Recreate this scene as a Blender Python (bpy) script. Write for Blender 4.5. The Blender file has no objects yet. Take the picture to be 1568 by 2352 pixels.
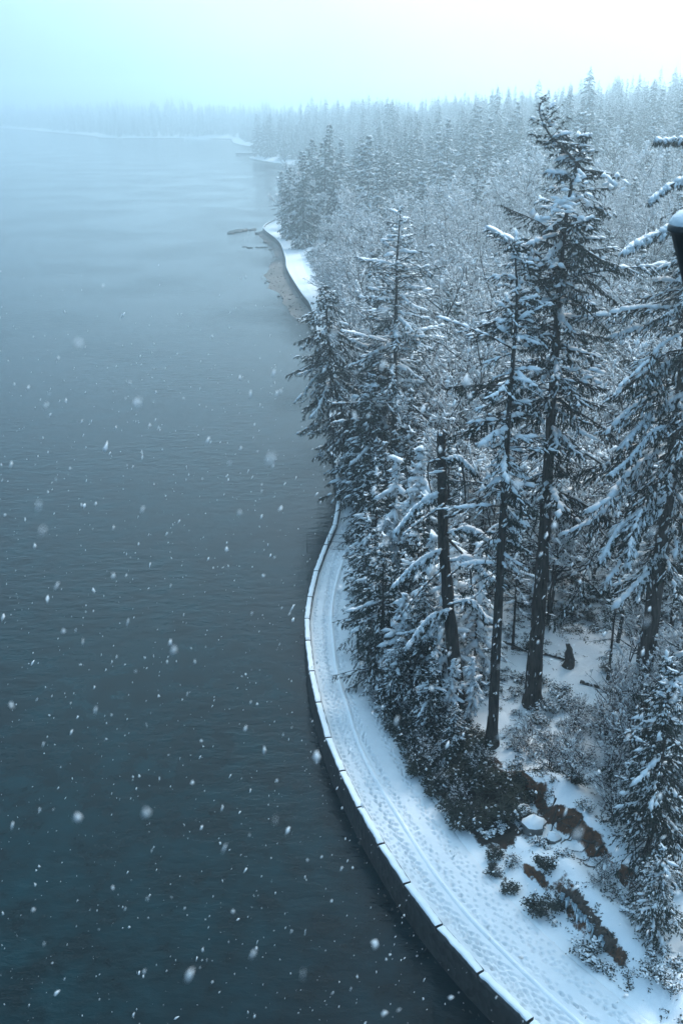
import bpy, math
import numpy as np

# ------------------------------------------------------------------ camera, sky, sun, exposure
S = bpy.context.scene
C = S.collection
CAM_H, PITCH = 62.0, math.radians(22.37)
cam_d = bpy.data.cameras.new("camera")
cam = bpy.data.objects.new("camera", cam_d)
C.objects.link(cam)
cam.location = (0, 0, CAM_H)
cam.rotation_euler = (math.radians(90) - PITCH, 0, 0)
cam_d.sensor_fit = 'VERTICAL'
cam_d.sensor_height = 36.0
cam_d.lens = 35.0
cam_d.clip_start = 0.1
cam_d.clip_end = 12000
cam_d.dof.use_dof = True
cam_d.dof.focus_distance = 95.0
cam_d.dof.aperture_fstop = 1.6
S.camera = cam

SUN_EL, SUN_AZ = math.radians(44), math.radians(30)      # azimuth clockwise from +Y (the view direction)
W = bpy.data.worlds.new("World")
S.world = W
W.use_nodes = True
nt = W.node_tree
for n in list(nt.nodes):
    nt.nodes.remove(n)
out = nt.nodes.new("ShaderNodeOutputWorld")
mix = nt.nodes.new("ShaderNodeMixShader")
b1 = nt.nodes.new("ShaderNodeBackground")
b2 = nt.nodes.new("ShaderNodeBackground")
sky = nt.nodes.new("ShaderNodeTexSky")
sky.sky_type = 'NISHITA'
sky.sun_disc = False
sky.sun_elevation = SUN_EL
sky.sun_rotation = SUN_AZ
sky.air_density = 1.0
sky.dust_density = 2.0
b1.inputs[1].default_value = 0.15
nt.links.new(sky.outputs[0], b1.inputs[0])
tc = nt.nodes.new("ShaderNodeTexCoord")
nz = nt.nodes.new("ShaderNodeTexNoise")
nz.inputs["Scale"].default_value = 1.7
nz.inputs["Detail"].default_value = 4
nt.links.new(tc.outputs["Generated"], nz.inputs["Vector"])
# the overcast thins towards the sun: a broad, soft brightening round its direction
dot = nt.nodes.new("ShaderNodeVectorMath"); dot.operation = 'DOT_PRODUCT'
sd = (math.sin(SUN_AZ) * math.cos(SUN_EL), math.cos(SUN_AZ) * math.cos(SUN_EL), math.sin(SUN_EL))
dot.inputs[1].default_value = sd
nt.links.new(tc.outputs["Generated"], dot.inputs[0])
ma = nt.nodes.new("ShaderNodeMath"); ma.operation = 'MULTIPLY_ADD'
ma.inputs[1].default_value = 0.55; ma.inputs[2].default_value = 0.0
nt.links.new(nz.outputs["Fac"], ma.inputs[0])
mb = nt.nodes.new("ShaderNodeMath"); mb.operation = 'MULTIPLY_ADD'
mb.inputs[1].default_value = 0.75
nt.links.new(dot.outputs["Value"], mb.inputs[0])
nt.links.new(ma.outputs[0], mb.inputs[2])
ramp = nt.nodes.new("ShaderNodeValToRGB")
ramp.color_ramp.elements[0].position = 0.58
ramp.color_ramp.elements[0].color = (0.19, 0.395, 0.63, 1)
ramp.color_ramp.elements[1].position = 0.93
ramp.color_ramp.elements[1].color = (0.97, 1.48, 1.86, 1)
nt.links.new(mb.outputs[0], ramp.inputs[0])
b2.inputs[1].default_value = 1.0
nt.links.new(ramp.outputs[0], b2.inputs[0])
mix.inputs[0].default_value = 0.88
nt.links.new(b1.outputs[0], mix.inputs[1])
nt.links.new(b2.outputs[0], mix.inputs[2])
nt.links.new(mix.outputs[0], out.inputs[0])

sun_d = bpy.data.lights.new("sun", 'SUN')
sun_d.energy = 2.6
sun_d.angle = math.radians(18)
sun_d.color = (1.0, 0.99, 0.96)
sun = bpy.data.objects.new("sun", sun_d)
C.objects.link(sun)
from mathutils import Vector
sun.rotation_euler = (-Vector(sd)).to_track_quat('-Z', 'Y').to_euler()

S.view_settings.view_transform = 'Standard'
S.view_settings.look = 'None'
S.view_settings.exposure = 0.48
S.view_settings.gamma = 1.0
S.view_settings.use_curve_mapping = False
S.render.engine = 'CYCLES'
cy = S.cycles
cy.max_bounces = 8
cy.diffuse_bounces = 2
cy.glossy_bounces = 2
cy.transmission_bounces = 2
cy.volume_bounces = 4
cy.transparent_max_bounces = 4
cy.caustics_reflective = False
cy.caustics_refractive = False
cy.sample_clamp_indirect = 3.0

# ------------------------------------------------------------------ helpers
UP = np.array([0.0, 0.0, 1.0])
FOC = 2287.0
SP, CP = math.sin(PITCH), math.cos(PITCH)


def at(px, py, Y):
    """World point seen at a pixel of the 1568 x 2352 view, at distance Y along the ground."""
    u = (px - 784) / FOC; v = (py - 1176) / FOC
    z = Y / (CP - v * SP)
    return np.array([u * z, Y, CAM_H - z * (SP + v * CP)])


def norm(v):
    return v / np.maximum(np.linalg.norm(v, axis=-1, keepdims=True), 1e-9)


def to_mesh(name, V, F, mat, smooth=False, Q=None):
    me = bpy.data.meshes.new(name)
    V = np.ascontiguousarray(V, dtype=np.float32)
    F = np.ascontiguousarray(F, dtype=np.int32)
    k = F.shape[1]
    me.vertices.add(len(V))
    me.vertices.foreach_set("co", V.ravel())
    me.loops.add(F.size)
    me.loops.foreach_set("vertex_index", F.ravel())
    me.polygons.add(len(F))
    me.polygons.foreach_set("loop_start", np.arange(0, F.size, k, dtype=np.int32))
    me.polygons.foreach_set("loop_total", np.full(len(F), k, dtype=np.int32))
    if smooth:
        me.polygons.foreach_set("use_smooth", np.ones(len(F), dtype=bool))
    me.materials.append(mat)
    me.update(calc_edges=True)
    me.validate()
    return me


def obj(name, me, parent=None, loc=None):
    o = bpy.data.objects.new(name, me)
    C.objects.link(o)
    if parent is not None:
        o.parent = parent
    if loc is not None:
        o.location = loc
    return o


def tag(o, label=None, cat=None, group=None, kind=None):
    if label: o["label"] = label
    if cat: o["category"] = cat
    if group: o["group"] = group
    if kind: o["kind"] = kind
    return o


def empty(name, loc, rz=0.0, sc=1.0):
    o = bpy.data.objects.new(name, None)
    C.objects.link(o)
    o.location = loc
    o.rotation_euler = (0, 0, rz)
    o.scale = (sc, sc, sc)
    o.empty_display_size = 0.5
    return o


def copy_tree(src, parent=None):
    c = src.copy()
    C.objects.link(c)
    if parent is not None:
        c.parent = parent
    for ch in list(src.children):
        copy_tree(ch, c)
    return c


class Geo:
    """Collects triangles."""
    def __init__(self):
        self.V = []; self.F = []; self.n = 0

    def add(self, V, F):
        V = np.asarray(V, float).reshape(-1, 3)
        self.V.append(V); self.F.append(np.asarray(F, int).reshape(-1, 3) + self.n)
        self.n += len(V)

    def mesh(self, name, mat, smooth=False):
        if not self.V:
            return to_mesh(name, np.zeros((3, 3)), np.array([[0, 1, 2]]), mat)
        return to_mesh(name, np.concatenate(self.V), np.concatenate(self.F), mat, smooth)

    def tris(self):
        return sum(len(f) for f in self.F)


def frame(d):
    """Horizontal side vector and its upward normal for directions d (N,3)."""
    u = np.cross(d, UP)
    bad = np.linalg.norm(u, axis=1) < 1e-3
    u[bad] = [1, 0, 0]
    u = norm(u)
    return u, norm(np.cross(u, d))


def spikes(g, p0, p1, w, flat=1.0):
    """Tapered three-sided blades from p0 to a point at p1."""
    N = len(p0)
    if N == 0: return
    d = norm(p1 - p0)
    u, v = frame(d)
    w = np.broadcast_to(np.asarray(w, float), (N,))[:, None]
    V = np.empty((N, 4, 3))
    V[:, 0] = p0 + u * w
    V[:, 1] = p0 - u * w
    V[:, 2] = p0 + v * w * flat
    V[:, 3] = p1
    b = np.arange(N)[:, None, None] * 4
    F = np.array([[0, 1, 3], [1, 2, 3], [2, 0, 3]])[None] + b
    g.add(V, F)


def leaves(g, p0, p1, w, flat=0.4, mid=0.45):
    """Leaf-shaped solids: pointed at both ends, thickest in between."""
    N = len(p0)
    if N == 0: return
    d = norm(p1 - p0)
    u, v = frame(d)
    w = np.broadcast_to(np.asarray(w, float), (N,))[:, None]
    m = p0 + (p1 - p0) * mid
    V = np.empty((N, 5, 3))
    V[:, 0] = p0
    V[:, 1] = m + u * w
    V[:, 2] = m - u * w
    V[:, 3] = m + v * w * flat
    V[:, 4] = p1
    b = np.arange(N)[:, None, None] * 5
    F = np.array([[0, 2, 1], [0, 3, 2], [0, 1, 3], [4, 1, 2], [4, 2, 3], [4, 3, 1]])[None] + b
    g.add(V, F)


def lumps(g, p, d, a, b, h, rng):
    """Irregular soft lumps of snow: centre p, axis d, half-length a, half-width b, height h."""
    N = len(p)
    if N == 0: return
    u, v = frame(norm(d))
    dd = norm(d)
    a, b, h = [np.broadcast_to(np.asarray(q, float), (N,))[:, None] for q in (a, b, h)]
    j = lambda: rng.uniform(0.7, 1.25, (N, 1))
    V = np.empty((N, 7, 3))
    V[:, 0] = p + dd * a * j()
    V[:, 1] = p + u * b * j() + dd * a * rng.uniform(-.4, .4, (N, 1)) - UP * h * .2
    V[:, 2] = p - dd * a * j()
    V[:, 3] = p - u * b * j() + dd * a * rng.uniform(-.4, .4, (N, 1)) - UP * h * .2
    V[:, 4] = p + UP * h * j() + dd * a * .35
    V[:, 5] = p + UP * h * j() - dd * a * .35
    V[:, 6] = p - UP * h * .45
    k = np.arange(N)[:, None, None] * 7
    F = np.array([[0, 1, 4], [1, 5, 4], [1, 2, 5], [2, 3, 5], [3, 4, 5], [3, 0, 4],
                  [1, 0, 6], [2, 1, 6], [3, 2, 6], [0, 3, 6]])[None] + k
    g.add(V, F)


def tubes(g, P, R, m=5):
    """P (N,K,3) polylines, R (N,K) radii, m sides."""
    N, K, _ = P.shape
    if N == 0: return
    T = np.gradient(P, axis=1)
    T = norm(T)
    ref = np.zeros_like(T); ref[..., 2] = 1
    vert = np.abs(T[..., 2]).mean(1) > 0.9
    ref[vert] = [1, 0, 0]
    u = norm(np.cross(T, ref)); v = np.cross(u, T)
    ang = np.linspace(0, 2 * math.pi, m, endpoint=False)
    V = (P[:, :, None] + R[:, :, None, None] * (np.cos(ang)[None, None, :, None] * u[:, :, None]
                                               + np.sin(ang)[None, None, :, None] * v[:, :, None]))
    idx = np.arange(N * K * m).reshape(N, K, m)
    a = idx[:, :-1]; b = idx[:, 1:]
    a2 = np.roll(a, -1, 2); b2 = np.roll(b, -1, 2)
    F = np.concatenate([np.stack([a, a2, b2], -1).reshape(-1, 3), np.stack([a, b2, b], -1).reshape(-1, 3)])
    g.add(V.reshape(-1, 3), F)
    # close the tips
    tip = idx[:, -1]
    for q in range(1, m - 1):
        g.F.append(np.stack([tip[:, 0], tip[:, q], tip[:, q + 1]], -1) + g.n - N * K * m)


def poly(P, t):
    """Points and tangents at parameters t (0..1 by arc length) of one polyline P (K,3)."""
    P = np.asarray(P, float)
    L = np.r_[0, np.cumsum(np.linalg.norm(np.diff(P, axis=0), axis=1))]
    L = L / L[-1]
    t = np.asarray(t)
    q = np.stack([np.interp(t, L, P[:, k]) for k in range(3)], -1)
    q2 = np.stack([np.interp(np.minimum(t + .02, 1), L, P[:, k]) for k in range(3)], -1)
    q1 = np.stack([np.interp(np.maximum(t - .02, 0), L, P[:, k]) for k in range(3)], -1)
    return q, norm(q2 - q1)


def smooth_poly(P, n):
    """Catmull-Rom through P, n samples per span."""
    P = np.asarray(P, float)
    Q = np.vstack([2 * P[0] - P[1], P, 2 * P[-1] - P[-2]])
    o = []
    for i in range(1, len(Q) - 2):
        p0, p1, p2, p3 = Q[i - 1:i + 3]
        t = np.linspace(0, 1, n, endpoint=False)[:, None]
        o.append(.5 * (2 * p1 + (p2 - p0) * t + (2 * p0 - 5 * p1 + 4 * p2 - p3) * t ** 2 + (3 * p1 - p0 - 3 * p2 + p3) * t ** 3))
    o.append(P[-1:])
    return np.vstack(o)


def vnoise(x, y, seed=0, octaves=4):
    """Cheap value noise, about -1..1."""
    r = np.random.default_rng(seed)
    tab = r.uniform(-1, 1, (256, 256))
    s = np.zeros(np.broadcast(x, y).shape); amp = 1.0; tot = 0
    for o in range(octaves):
        xi = np.floor(x).astype(int); yi = np.floor(y).astype(int)
        fx = x - xi; fy = y - yi
        fx = fx * fx * (3 - 2 * fx); fy = fy * fy * (3 - 2 * fy)
        A = tab[xi & 255, yi & 255]; B = tab[(xi + 1) & 255, yi & 255]
        Cc = tab[xi & 255, (yi + 1) & 255]; D = tab[(xi + 1) & 255, (yi + 1) & 255]
        s += amp * ((A * (1 - fx) + B * fx) * (1 - fy) + (Cc * (1 - fx) + D * fx) * fy)
        tot += amp; amp *= .5; x = x * 2.03 + 17.3; y = y * 2.03 + 9.1
    return s / tot * 1.6


def sstep(a, b, x):
    t = np.clip((x - a) / (b - a), 0, 1)
    return t * t * (3 - 2 * t)


# ------------------------------------------------------------------ materials
def material(name):
    m = bpy.data.materials.new(name)
    m.use_nodes = True
    t = m.node_tree
    p = t.nodes["Principled BSDF"]
    return m, t, p


def node(t, typ, **kw):
    n = t.nodes.new(typ)
    for k, v in kw.items():
        if k in n.inputs: n.inputs[k].default_value = v
        else: setattr(n, k, v)
    return n


def noisy(name, c1, c2, scale, rough=.85, bump=0.0, bscale=None, coord='Object', detail=5, stretch=None, random=0.0, spec=.3):
    m, t, p = material(name)
    co = node(t, "ShaderNodeTexCoord")
    src = co.outputs[coord]
    if stretch:
        mp = node(t, "ShaderNodeMapping"); mp.inputs["Scale"].default_value = stretch
        t.links.new(src, mp.inputs[0]); src = mp.outputs[0]
    n = node(t, "ShaderNodeTexNoise", Scale=scale, Detail=detail)
    t.links.new(src, n.inputs["Vector"])
    r = node(t, "ShaderNodeValToRGB")
    r.color_ramp.elements[0].position = .3; r.color_ramp.elements[1].position = .7
    r.color_ramp.elements[0].color = (*c1, 1); r.color_ramp.elements[1].color = (*c2, 1)
    t.links.new(n.outputs["Fac"], r.inputs[0])
    col = r.outputs[0]
    if random:
        oi = node(t, "ShaderNodeObjectInfo")
        hs = node(t, "ShaderNodeHueSaturation")
        mr = node(t, "ShaderNodeMapRange"); mr.inputs[3].default_value = 1 - random; mr.inputs[4].default_value = 1 + random
        t.links.new(oi.outputs["Random"], mr.inputs[0]); t.links.new(mr.outputs[0], hs.inputs["Value"])
        t.links.new(col, hs.inputs["Color"]); col = hs.outputs[0]
    t.links.new(col, p.inputs["Base Color"])
    p.inputs["Roughness"].default_value = rough
    p.inputs["Specular IOR Level"].default_value = spec
    if bump:
        n2 = node(t, "ShaderNodeTexNoise", Scale=bscale or scale * 3, Detail=4)
        t.links.new(src, n2.inputs["Vector"])
        b = node(t, "ShaderNodeBump", Strength=bump, Distance=.1)
        t.links.new(n2.outputs["Fac"], b.inputs["Height"]); t.links.new(b.outputs[0], p.inputs["Normal"])
    return m


M_SNOW = noisy("snow", (.84, .86, .87), (.89, .91, .92), 1.5, .65, .25, 9, spec=.2)
M_TROD = noisy("trodden_snow", (.73, .755, .77), (.80, .82, .835), .8, .7, .25, 7, spec=.2)
m, t, p = material("snowflake")
df = node(t, "ShaderNodeBsdfDiffuse"); df.inputs[0].default_value = (.92, .94, .95, 1)
tl_ = node(t, "ShaderNodeBsdfTranslucent"); tl_.inputs[0].default_value = (.92, .94, .95, 1)
ms_ = node(t, "ShaderNodeMixShader"); ms_.inputs[0].default_value = .5
t.links.new(df.outputs[0], ms_.inputs[1]); t.links.new(tl_.outputs[0], ms_.inputs[2])
t.links.new(ms_.outputs[0], t.nodes["Material Output"].inputs["Surface"]); t.nodes.remove(p)
M_FLAKE = m
M_NEEDLE = noisy("needles", (.015, .027, .022), (.042, .062, .046), .9, .8, random=.35, spec=.15)
M_BARK = noisy("bark", (.010, .009, .008), (.085, .074, .064), 6, .95, .9, 12, stretch=(1, 1, .16), random=.2, spec=.1)
M_TWIG = noisy("twig_bark", (.014, .013, .012), (.04, .036, .032), 3, .9, random=.25, spec=.1)
M_LEAF = noisy("evergreen_leaf", (.011, .018, .013), (.034, .046, .03), 2, .6, random=.2, spec=.3)
M_ROCK = noisy("rock", (.07, .068, .064), (.18, .175, .165), 1.2, .85, .7, 5)
M_WETROCK = noisy("wet_rock", (.022, .024, .022), (.07, .074, .066), 1.2, .45, .7, 5)
M_STEEL = noisy("dark_steel", (.018, .022, .024), (.032, .037, .04), 4, .5, spec=.4)
M_SOIL = noisy("soil", (.045, .024, .014), (.19, .085, .038), 1.6, .95, .8, 7, spec=.1)
M_LOG = noisy("dead_wood", (.03, .026, .022), (.085, .072, .06), 5, .95, .7, 14, stretch=(1, 1, .3), spec=.1)
M_PEAT = noisy("peaty_rock", (.022, .017, .013), (.085, .058, .04), 1.8, .7, .8, 7)
M_SIGN = noisy("orange_paint", (.62, .17, .07), (.72, .22, .09), 5, .5)

m, t, p = material("icicle_ice")
p.inputs["Base Color"].default_value = (.62, .78, .86, 1)
p.inputs["Roughness"].default_value = .12
p.inputs["IOR"].default_value = 1.31
p.inputs["Transmission Weight"].default_value = .35
M_ICE = m

m, t, p = material("wire_mesh")
p.inputs["Base Color"].default_value = (.045, .05, .055, 1)
p.inputs["Roughness"].default_value = .5
M_WIRE = m

# masonry of the seawall face: courses of granite blocks
m, t, p = material("wall_masonry")
co = node(t, "ShaderNodeTexCoord")
n = node(t, "ShaderNodeTexNoise", Scale=.8, Detail=6)
t.links.new(co.outputs["Object"], n.inputs["Vector"])
r = node(t, "ShaderNodeValToRGB")
r.color_ramp.elements[0].color = (.006, .008, .008, 1); r.color_ramp.elements[1].color = (.03, .032, .03, 1)
t.links.new(n.outputs["Fac"], r.inputs[0]); t.links.new(r.outputs[0], p.inputs["Base Color"])
n2 = node(t, "ShaderNodeTexVoronoi", Scale=1.7); t.links.new(co.outputs["Object"], n2.inputs["Vector"])
vr = node(t, "ShaderNodeMapRange"); vr.inputs[3].default_value = .45; vr.inputs[4].default_value = 1.9
sv = node(t, "ShaderNodeSeparateColor"); t.links.new(n2.outputs["Color"], sv.inputs[0]); t.links.new(sv.outputs[0], vr.inputs[0])
hv = node(t, "ShaderNodeHueSaturation"); t.links.new(vr.outputs[0], hv.inputs["Value"]); t.links.new(r.outputs[0], hv.inputs["Color"]); t.links.new(hv.outputs[0], p.inputs["Base Color"])
b = node(t, "ShaderNodeBump", Strength=.8, Distance=.1); t.links.new(n2.outputs["Distance"], b.inputs["Height"]); t.links.new(b.outputs[0], p.inputs["Normal"])
p.inputs["Roughness"].default_value = .7
M_WALL = m

# ground: snow over litter and soil; steep faces and some patches stay bare
m, t, p = material("forest_ground")
co = node(t, "ShaderNodeTexCoord"); ge = node(t, "ShaderNodeNewGeometry")
sx = node(t, "ShaderNodeSeparateXYZ"); t.links.new(ge.outputs["Normal"], sx.inputs[0])
n = node(t, "ShaderNodeTexNoise", Scale=.55, Detail=8, Roughness=.72); t.links.new(co.outputs["Object"], n.inputs["Vector"])
n3 = node(t, "ShaderNodeTexNoise", Scale=2.6, Detail=6, Roughness=.7); t.links.new(co.outputs["Object"], n3.inputs["Vector"])
r3 = node(t, "ShaderNodeValToRGB")
r3.color_ramp.elements[0].color = (.022, .013, .008, 1); r3.color_ramp.elements[1].color = (.17, .066, .027, 1)
r3.color_ramp.elements[0].position = .35; r3.color_ramp.elements[1].position = .68
t.links.new(n3.outputs["Fac"], r3.inputs[0])
a1 = node(t, "ShaderNodeMath", operation='MULTIPLY_ADD'); a1.inputs[1].default_value = .9; t.links.new(n.outputs["Fac"], a1.inputs[0])
a0 = node(t, "ShaderNodeMath", operation='MULTIPLY'); a0.inputs[1].default_value = 1.0; t.links.new(sx.outputs["Z"], a0.inputs[0]); t.links.new(a0.outputs[0], a1.inputs[2])
at_ = node(t, "ShaderNodeAttribute", attribute_name="litter")
a2 = node(t, "ShaderNodeMath", operation='MULTIPLY_ADD'); a2.inputs[1].default_value = -.42
t.links.new(at_.outputs["Fac"], a2.inputs[0]); t.links.new(a1.outputs[0], a2.inputs[2])
r = node(t, "ShaderNodeMapRange"); r.inputs[1].default_value = 1.13; r.inputs[2].default_value = 1.2
t.links.new(a2.outputs[0], r.inputs[0])
mx = node(t, "ShaderNodeMix", data_type='RGBA')
dk = node(t, "ShaderNodeMix", data_type='RGBA'); dk.inputs[7].default_value = (.022, .019, .014, 1)
t.links.new(at_.outputs["Fac"], dk.inputs[0]); t.links.new(r3.outputs[0], dk.inputs[6])
t.links.new(r.outputs[0], mx.inputs[0]); t.links.new(dk.outputs[2], mx.inputs[6]); mx.inputs[7].default_value = (.86, .88, .89, 1)
t.links.new(mx.outputs[2], p.inputs["Base Color"])
p.inputs["Roughness"].default_value = .8; p.inputs["Specular IOR Level"].default_value = .15
b = node(t, "ShaderNodeBump", Strength=.5, Distance=.15); t.links.new(n3.outputs["Fac"], b.inputs["Height"]); t.links.new(b.outputs[0], p.inputs["Normal"])
M_GROUND = m

# tidal flat
M_MUD = noisy("tidal_mud", (.085, .09, .082), (.22, .195, .18), .06, .75, .3, 2, coord='Object', detail=7)

# water: dark, rippled by a light wind, weed and sand showing faintly through
m, t, p = material("sea_water")
co = node(t, "ShaderNodeTexCoord")
n0 = node(t, "ShaderNodeTexNoise", Scale=.32, Detail=7, Roughness=.65); t.links.new(co.outputs["Object"], n0.inputs["Vector"])
r0 = node(t, "ShaderNodeValToRGB")
r0.color_ramp.elements[0].position = .38; r0.color_ramp.elements[0].color = (.0002, .0065, .009, 1)
r0.color_ramp.elements[1].position = .72; r0.color_ramp.elements[1].color = (.0006, .020, .027, 1)
t.links.new(n0.outputs["Fac"], r0.inputs[0]); t.links.new(r0.outputs[0], p.inputs["Base Color"])
p.inputs["IOR"].default_value = 1.333
mp = node(t, "ShaderNodeMapping"); mp.inputs["Rotation"].default_value = (0, 0, math.radians(-16)); mp.inputs["Scale"].default_value = (.5, 1.0, 1)
t.links.new(co.outputs["Object"], mp.inputs[0])
w1 = node(t, "ShaderNodeTexNoise", Scale=.75, Detail=5, Roughness=.62); t.links.new(mp.outputs[0], w1.inputs["Vector"])
w2 = node(t, "ShaderNodeTexNoise", Scale=.022, Detail=4); t.links.new(co.outputs["Object"], w2.inputs["Vector"])
wm = node(t, "ShaderNodeMapRange"); wm.inputs[1].default_value = .35; wm.inputs[2].default_value = .65; wm.inputs[3].default_value = .03; wm.inputs[4].default_value = 1.0
t.links.new(w2.outputs["Fac"], wm.inputs[0])
b = node(t, "ShaderNodeBump", Distance=.24)
t.links.new(wm.outputs[0], b.inputs["Strength"])
t.links.new(w1.outputs["Fac"], b.inputs["Height"]); t.links.new(b.outputs[0], p.inputs["Normal"])
p.inputs["Roughness"].default_value = .07
p.inputs["Specular IOR Level"].default_value = .25
M_WATER = m

# ------------------------------------------------------------------ coast line and terrain
NEAR = [(110, -30), (80, -2), (60, 11), (45, 21.5), (34, 29.5), (26, 36), (20, 41.5), (16, 45.6),
        (12.8, 49.7), (9.9, 53.8), (7.3, 58.2), (5.1, 62.7), (3.2, 67.3), (1.5, 72.1), (-0.1, 77.3), (-1.5, 82.6),
        (-2.6, 88.9), (-3.5, 95.1), (-4.1, 101.9), (-4.4, 107.2), (-4.2, 113.0), (-3.6, 120.6), (-2.4, 129.1), (-1.2, 136.2),
        (-0.6, 146), (-1.0, 160), (-1.8, 180), (-3.2, 210), (-5.0, 245), (-7.2, 280),
        (-9.8, 312), (-13.7, 335), (-20.4, 382), (-23, 416), (-28.4, 464), (-37.3, 505), (-39.7, 524), (-36.9, 550), (-32, 566)]
FAR = [(-18, 600), (5, 660), (18, 760), (8, 900), (-16, 1010), (-37, 1065), (-66.6, 1119), (-98, 1200), (-108, 1250),
       (-90, 1330), (-70, 1420), (-90, 1500), (-140, 1580), (-175, 1720), (-190, 1850), (-205, 1900), (-320, 1925),
       (-433, 1943), (-480, 2060), (-640, 2330), (-858, 2680), (-1300, 3000)]
coast_near = smooth_poly(NEAR, 6)
coast = np.vstack([coast_near, smooth_poly([NEAR[-1]] + FAR, 3)[1:]])
LAND = np.vstack([coast, [(-1300, 3600), (2500, 3600), (2500, -200), (110, -200)]])


def inland(x, y):
    """Signed distance to the coast, positive on land."""
    x = np.atleast_1d(np.asarray(x, float)); y = np.atleast_1d(np.asarray(y, float))
    sh = x.shape; x = x.ravel(); y = y.ravel()
    A = coast[:-1]; B = coast[1:]; D = B - A; L2 = (D ** 2).sum(1)
    res = np.empty(len(x))
    PA = LAND; PB = np.roll(LAND, -1, 0)
    for i in range(0, len(x), 8000):
        px = x[i:i + 8000, None]; py = y[i:i + 8000, None]
        tt = np.clip(((px - A[:, 0]) * D[:, 0] + (py - A[:, 1]) * D[:, 1]) / L2, 0, 1)
        d2 = ((px - A[:, 0] - tt * D[:, 0]) ** 2 + (py - A[:, 1] - tt * D[:, 1]) ** 2).min(1)
        cross = ((PA[:, 1] > py) != (PB[:, 1] > py)) & (px < (PB[:, 0] - PA[:, 0]) * (py - PA[:, 1]) / (PB[:, 1] - PA[:, 1] + 1e-12) + PA[:, 0])
        ins = cross.sum(1) % 2 == 1
        res[i:i + 8000] = np.where(ins, 1, -1) * np.sqrt(d2)
    return res.reshape(sh)


BANK = np.array([(17.6, 70.6), (18.8, 68.2), (19.8, 66.0), (21.2, 63.4)])
LEDGE = np.array([(16.6, 61.6), (17.8, 59.6), (19.0, 57.4), (20.1, 55.0), (21.4, 52.4)])


def step_along(x, y, L, rise, wdt, reach):
    """A terrain step up on the inland (right) side of polyline L, fading out past its ends."""
    A = L[:-1]; B = L[1:]; D = B - A; L2 = (D ** 2).sum(1)
    px = x[..., None]; py = y[..., None]
    tt = np.clip(((px - A[:, 0]) * D[:, 0] + (py - A[:, 1]) * D[:, 1]) / L2, 0, 1)
    dx = px - A[:, 0] - tt * D[:, 0]; dy = py - A[:, 1] - tt * D[:, 1]
    d2 = dx ** 2 + dy ** 2
    k = d2.argmin(-1)
    dist = np.sqrt(d2.min(-1))
    sgn = np.sign(np.take_along_axis(dx * -D[:, 1] + dy * D[:, 0], k[..., None], -1)[..., 0])
    sd_ = dist * sgn + .4 * vnoise(x * .5, y * .5, 61, 3) + .25 * vnoise(x * 2.1, y * 2.1, 62, 2)
    ends = np.minimum(np.hypot(x - L[0, 0], y - L[0, 1]), np.hypot(x - L[-1, 0], y - L[-1, 1]))
    return rise * sstep(-wdt, wdt, sd_) * (1 - sstep(reach * .3, reach, dist)) * (.35 + .65 * sstep(0, 3.5, ends))


def height(x, y, d=None):
    x = np.asarray(x, float); y = np.asarray(y, float)
    if d is None: d = inland(x, y)
    z = -3 + 5.5 * sstep(1.0, 2.6, d)                       # shelf under the path
    z = z + .75 * sstep(5.6, 7.4, d)
    z = z + 1.4 * sstep(7.5, 12, d)
    z = z + .085 * np.clip(d - 10, 0, 60) + .16 * np.clip(d - 60, 0, 1e4)
    cap = 58 + 16 * np.exp(-((x - 150) / 170) ** 2 - ((y - 820) / 260) ** 2) - 36 * sstep(1000, 1500, y)
    z = np.where(z > 6, 6 + (cap - 6) * (1 - np.exp(-(z - 6) / (cap - 6))), z)
    near = 1 - sstep(140, 220, y)
    w = sstep(7, 12, d)
    z = z + w * (near * (.42 * vnoise(x * .16, y * .16, 3) + .16 * vnoise(x * .7, y * .7, 5, 3)) + (1 - near) * 1.5 * vnoise(x * .02, y * .02, 4))
    nb = (y < 95) & (x > -10)
    if nb.any():
        zz = np.zeros_like(z)
        zz[nb] = step_along(x[nb], y[nb], BANK, 1.95, .85, 5.5) + step_along(x[nb], y[nb], LEDGE, .95, .6, 4.5)
        z = z + zz * sstep(7.5, 9.5, d)
    return z


def ground(x, y):
    return float(height(np.array([x]), np.array([y]))[0])


# polar-spaced sheet: fine underfoot, coarser with distance
rr = [36.0]
while rr[-1] < 3300:
    q = rr[-1]
    rr.append(q * (1.0055 if q < 105 else 1.010 if q < 170 else 1.02))
rr = np.array(rr)
aa = np.radians(np.linspace(-32, 34, 264))
RR, AA = np.meshgrid(rr, aa, indexing='ij')
GX = RR * np.sin(AA); GY = RR * np.cos(AA)
GD = inland(GX, GY)
GZ = height(GX, GY, GD)
nr, na = GX.shape
idx = np.arange(nr * na).reshape(nr, na)
keep = GD > -6
q = np.stack([idx[:-1, :-1], idx[:-1, 1:], idx[1:, 1:], idx[1:, :-1]], -1).reshape(-1, 4)
kq = keep.ravel()[q].any(1)
q = q[kq]
used = np.unique(q); remap = np.zeros(nr * na, int); remap[used] = np.arange(len(used))
V = np.stack([GX, GY, GZ], -1).reshape(-1, 3)[used]
q = remap[q][:, ::-1]
fm = to_mesh("forest_floor", V, q, M_GROUND, True)


def litter(x, y, d):
    """Where shrubs and roots keep the ground free of snow."""
    n = vnoise(x * .35, y * .35, 71)
    a = sstep(7.2, 8.4, d + .8 * n) * (1 - sstep(12.5, 15.5, d + 1.8 * n)) * sstep(66, 70, y + 2 * n) * (1 - sstep(132, 140, y))
    w = .5 * sstep(98, 108, y) * (1 - sstep(380, 450, y)) * sstep(9, 12, d)
    return np.clip(np.maximum(a, w + .3 * n * (w > 0)), 0, 1)


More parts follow.
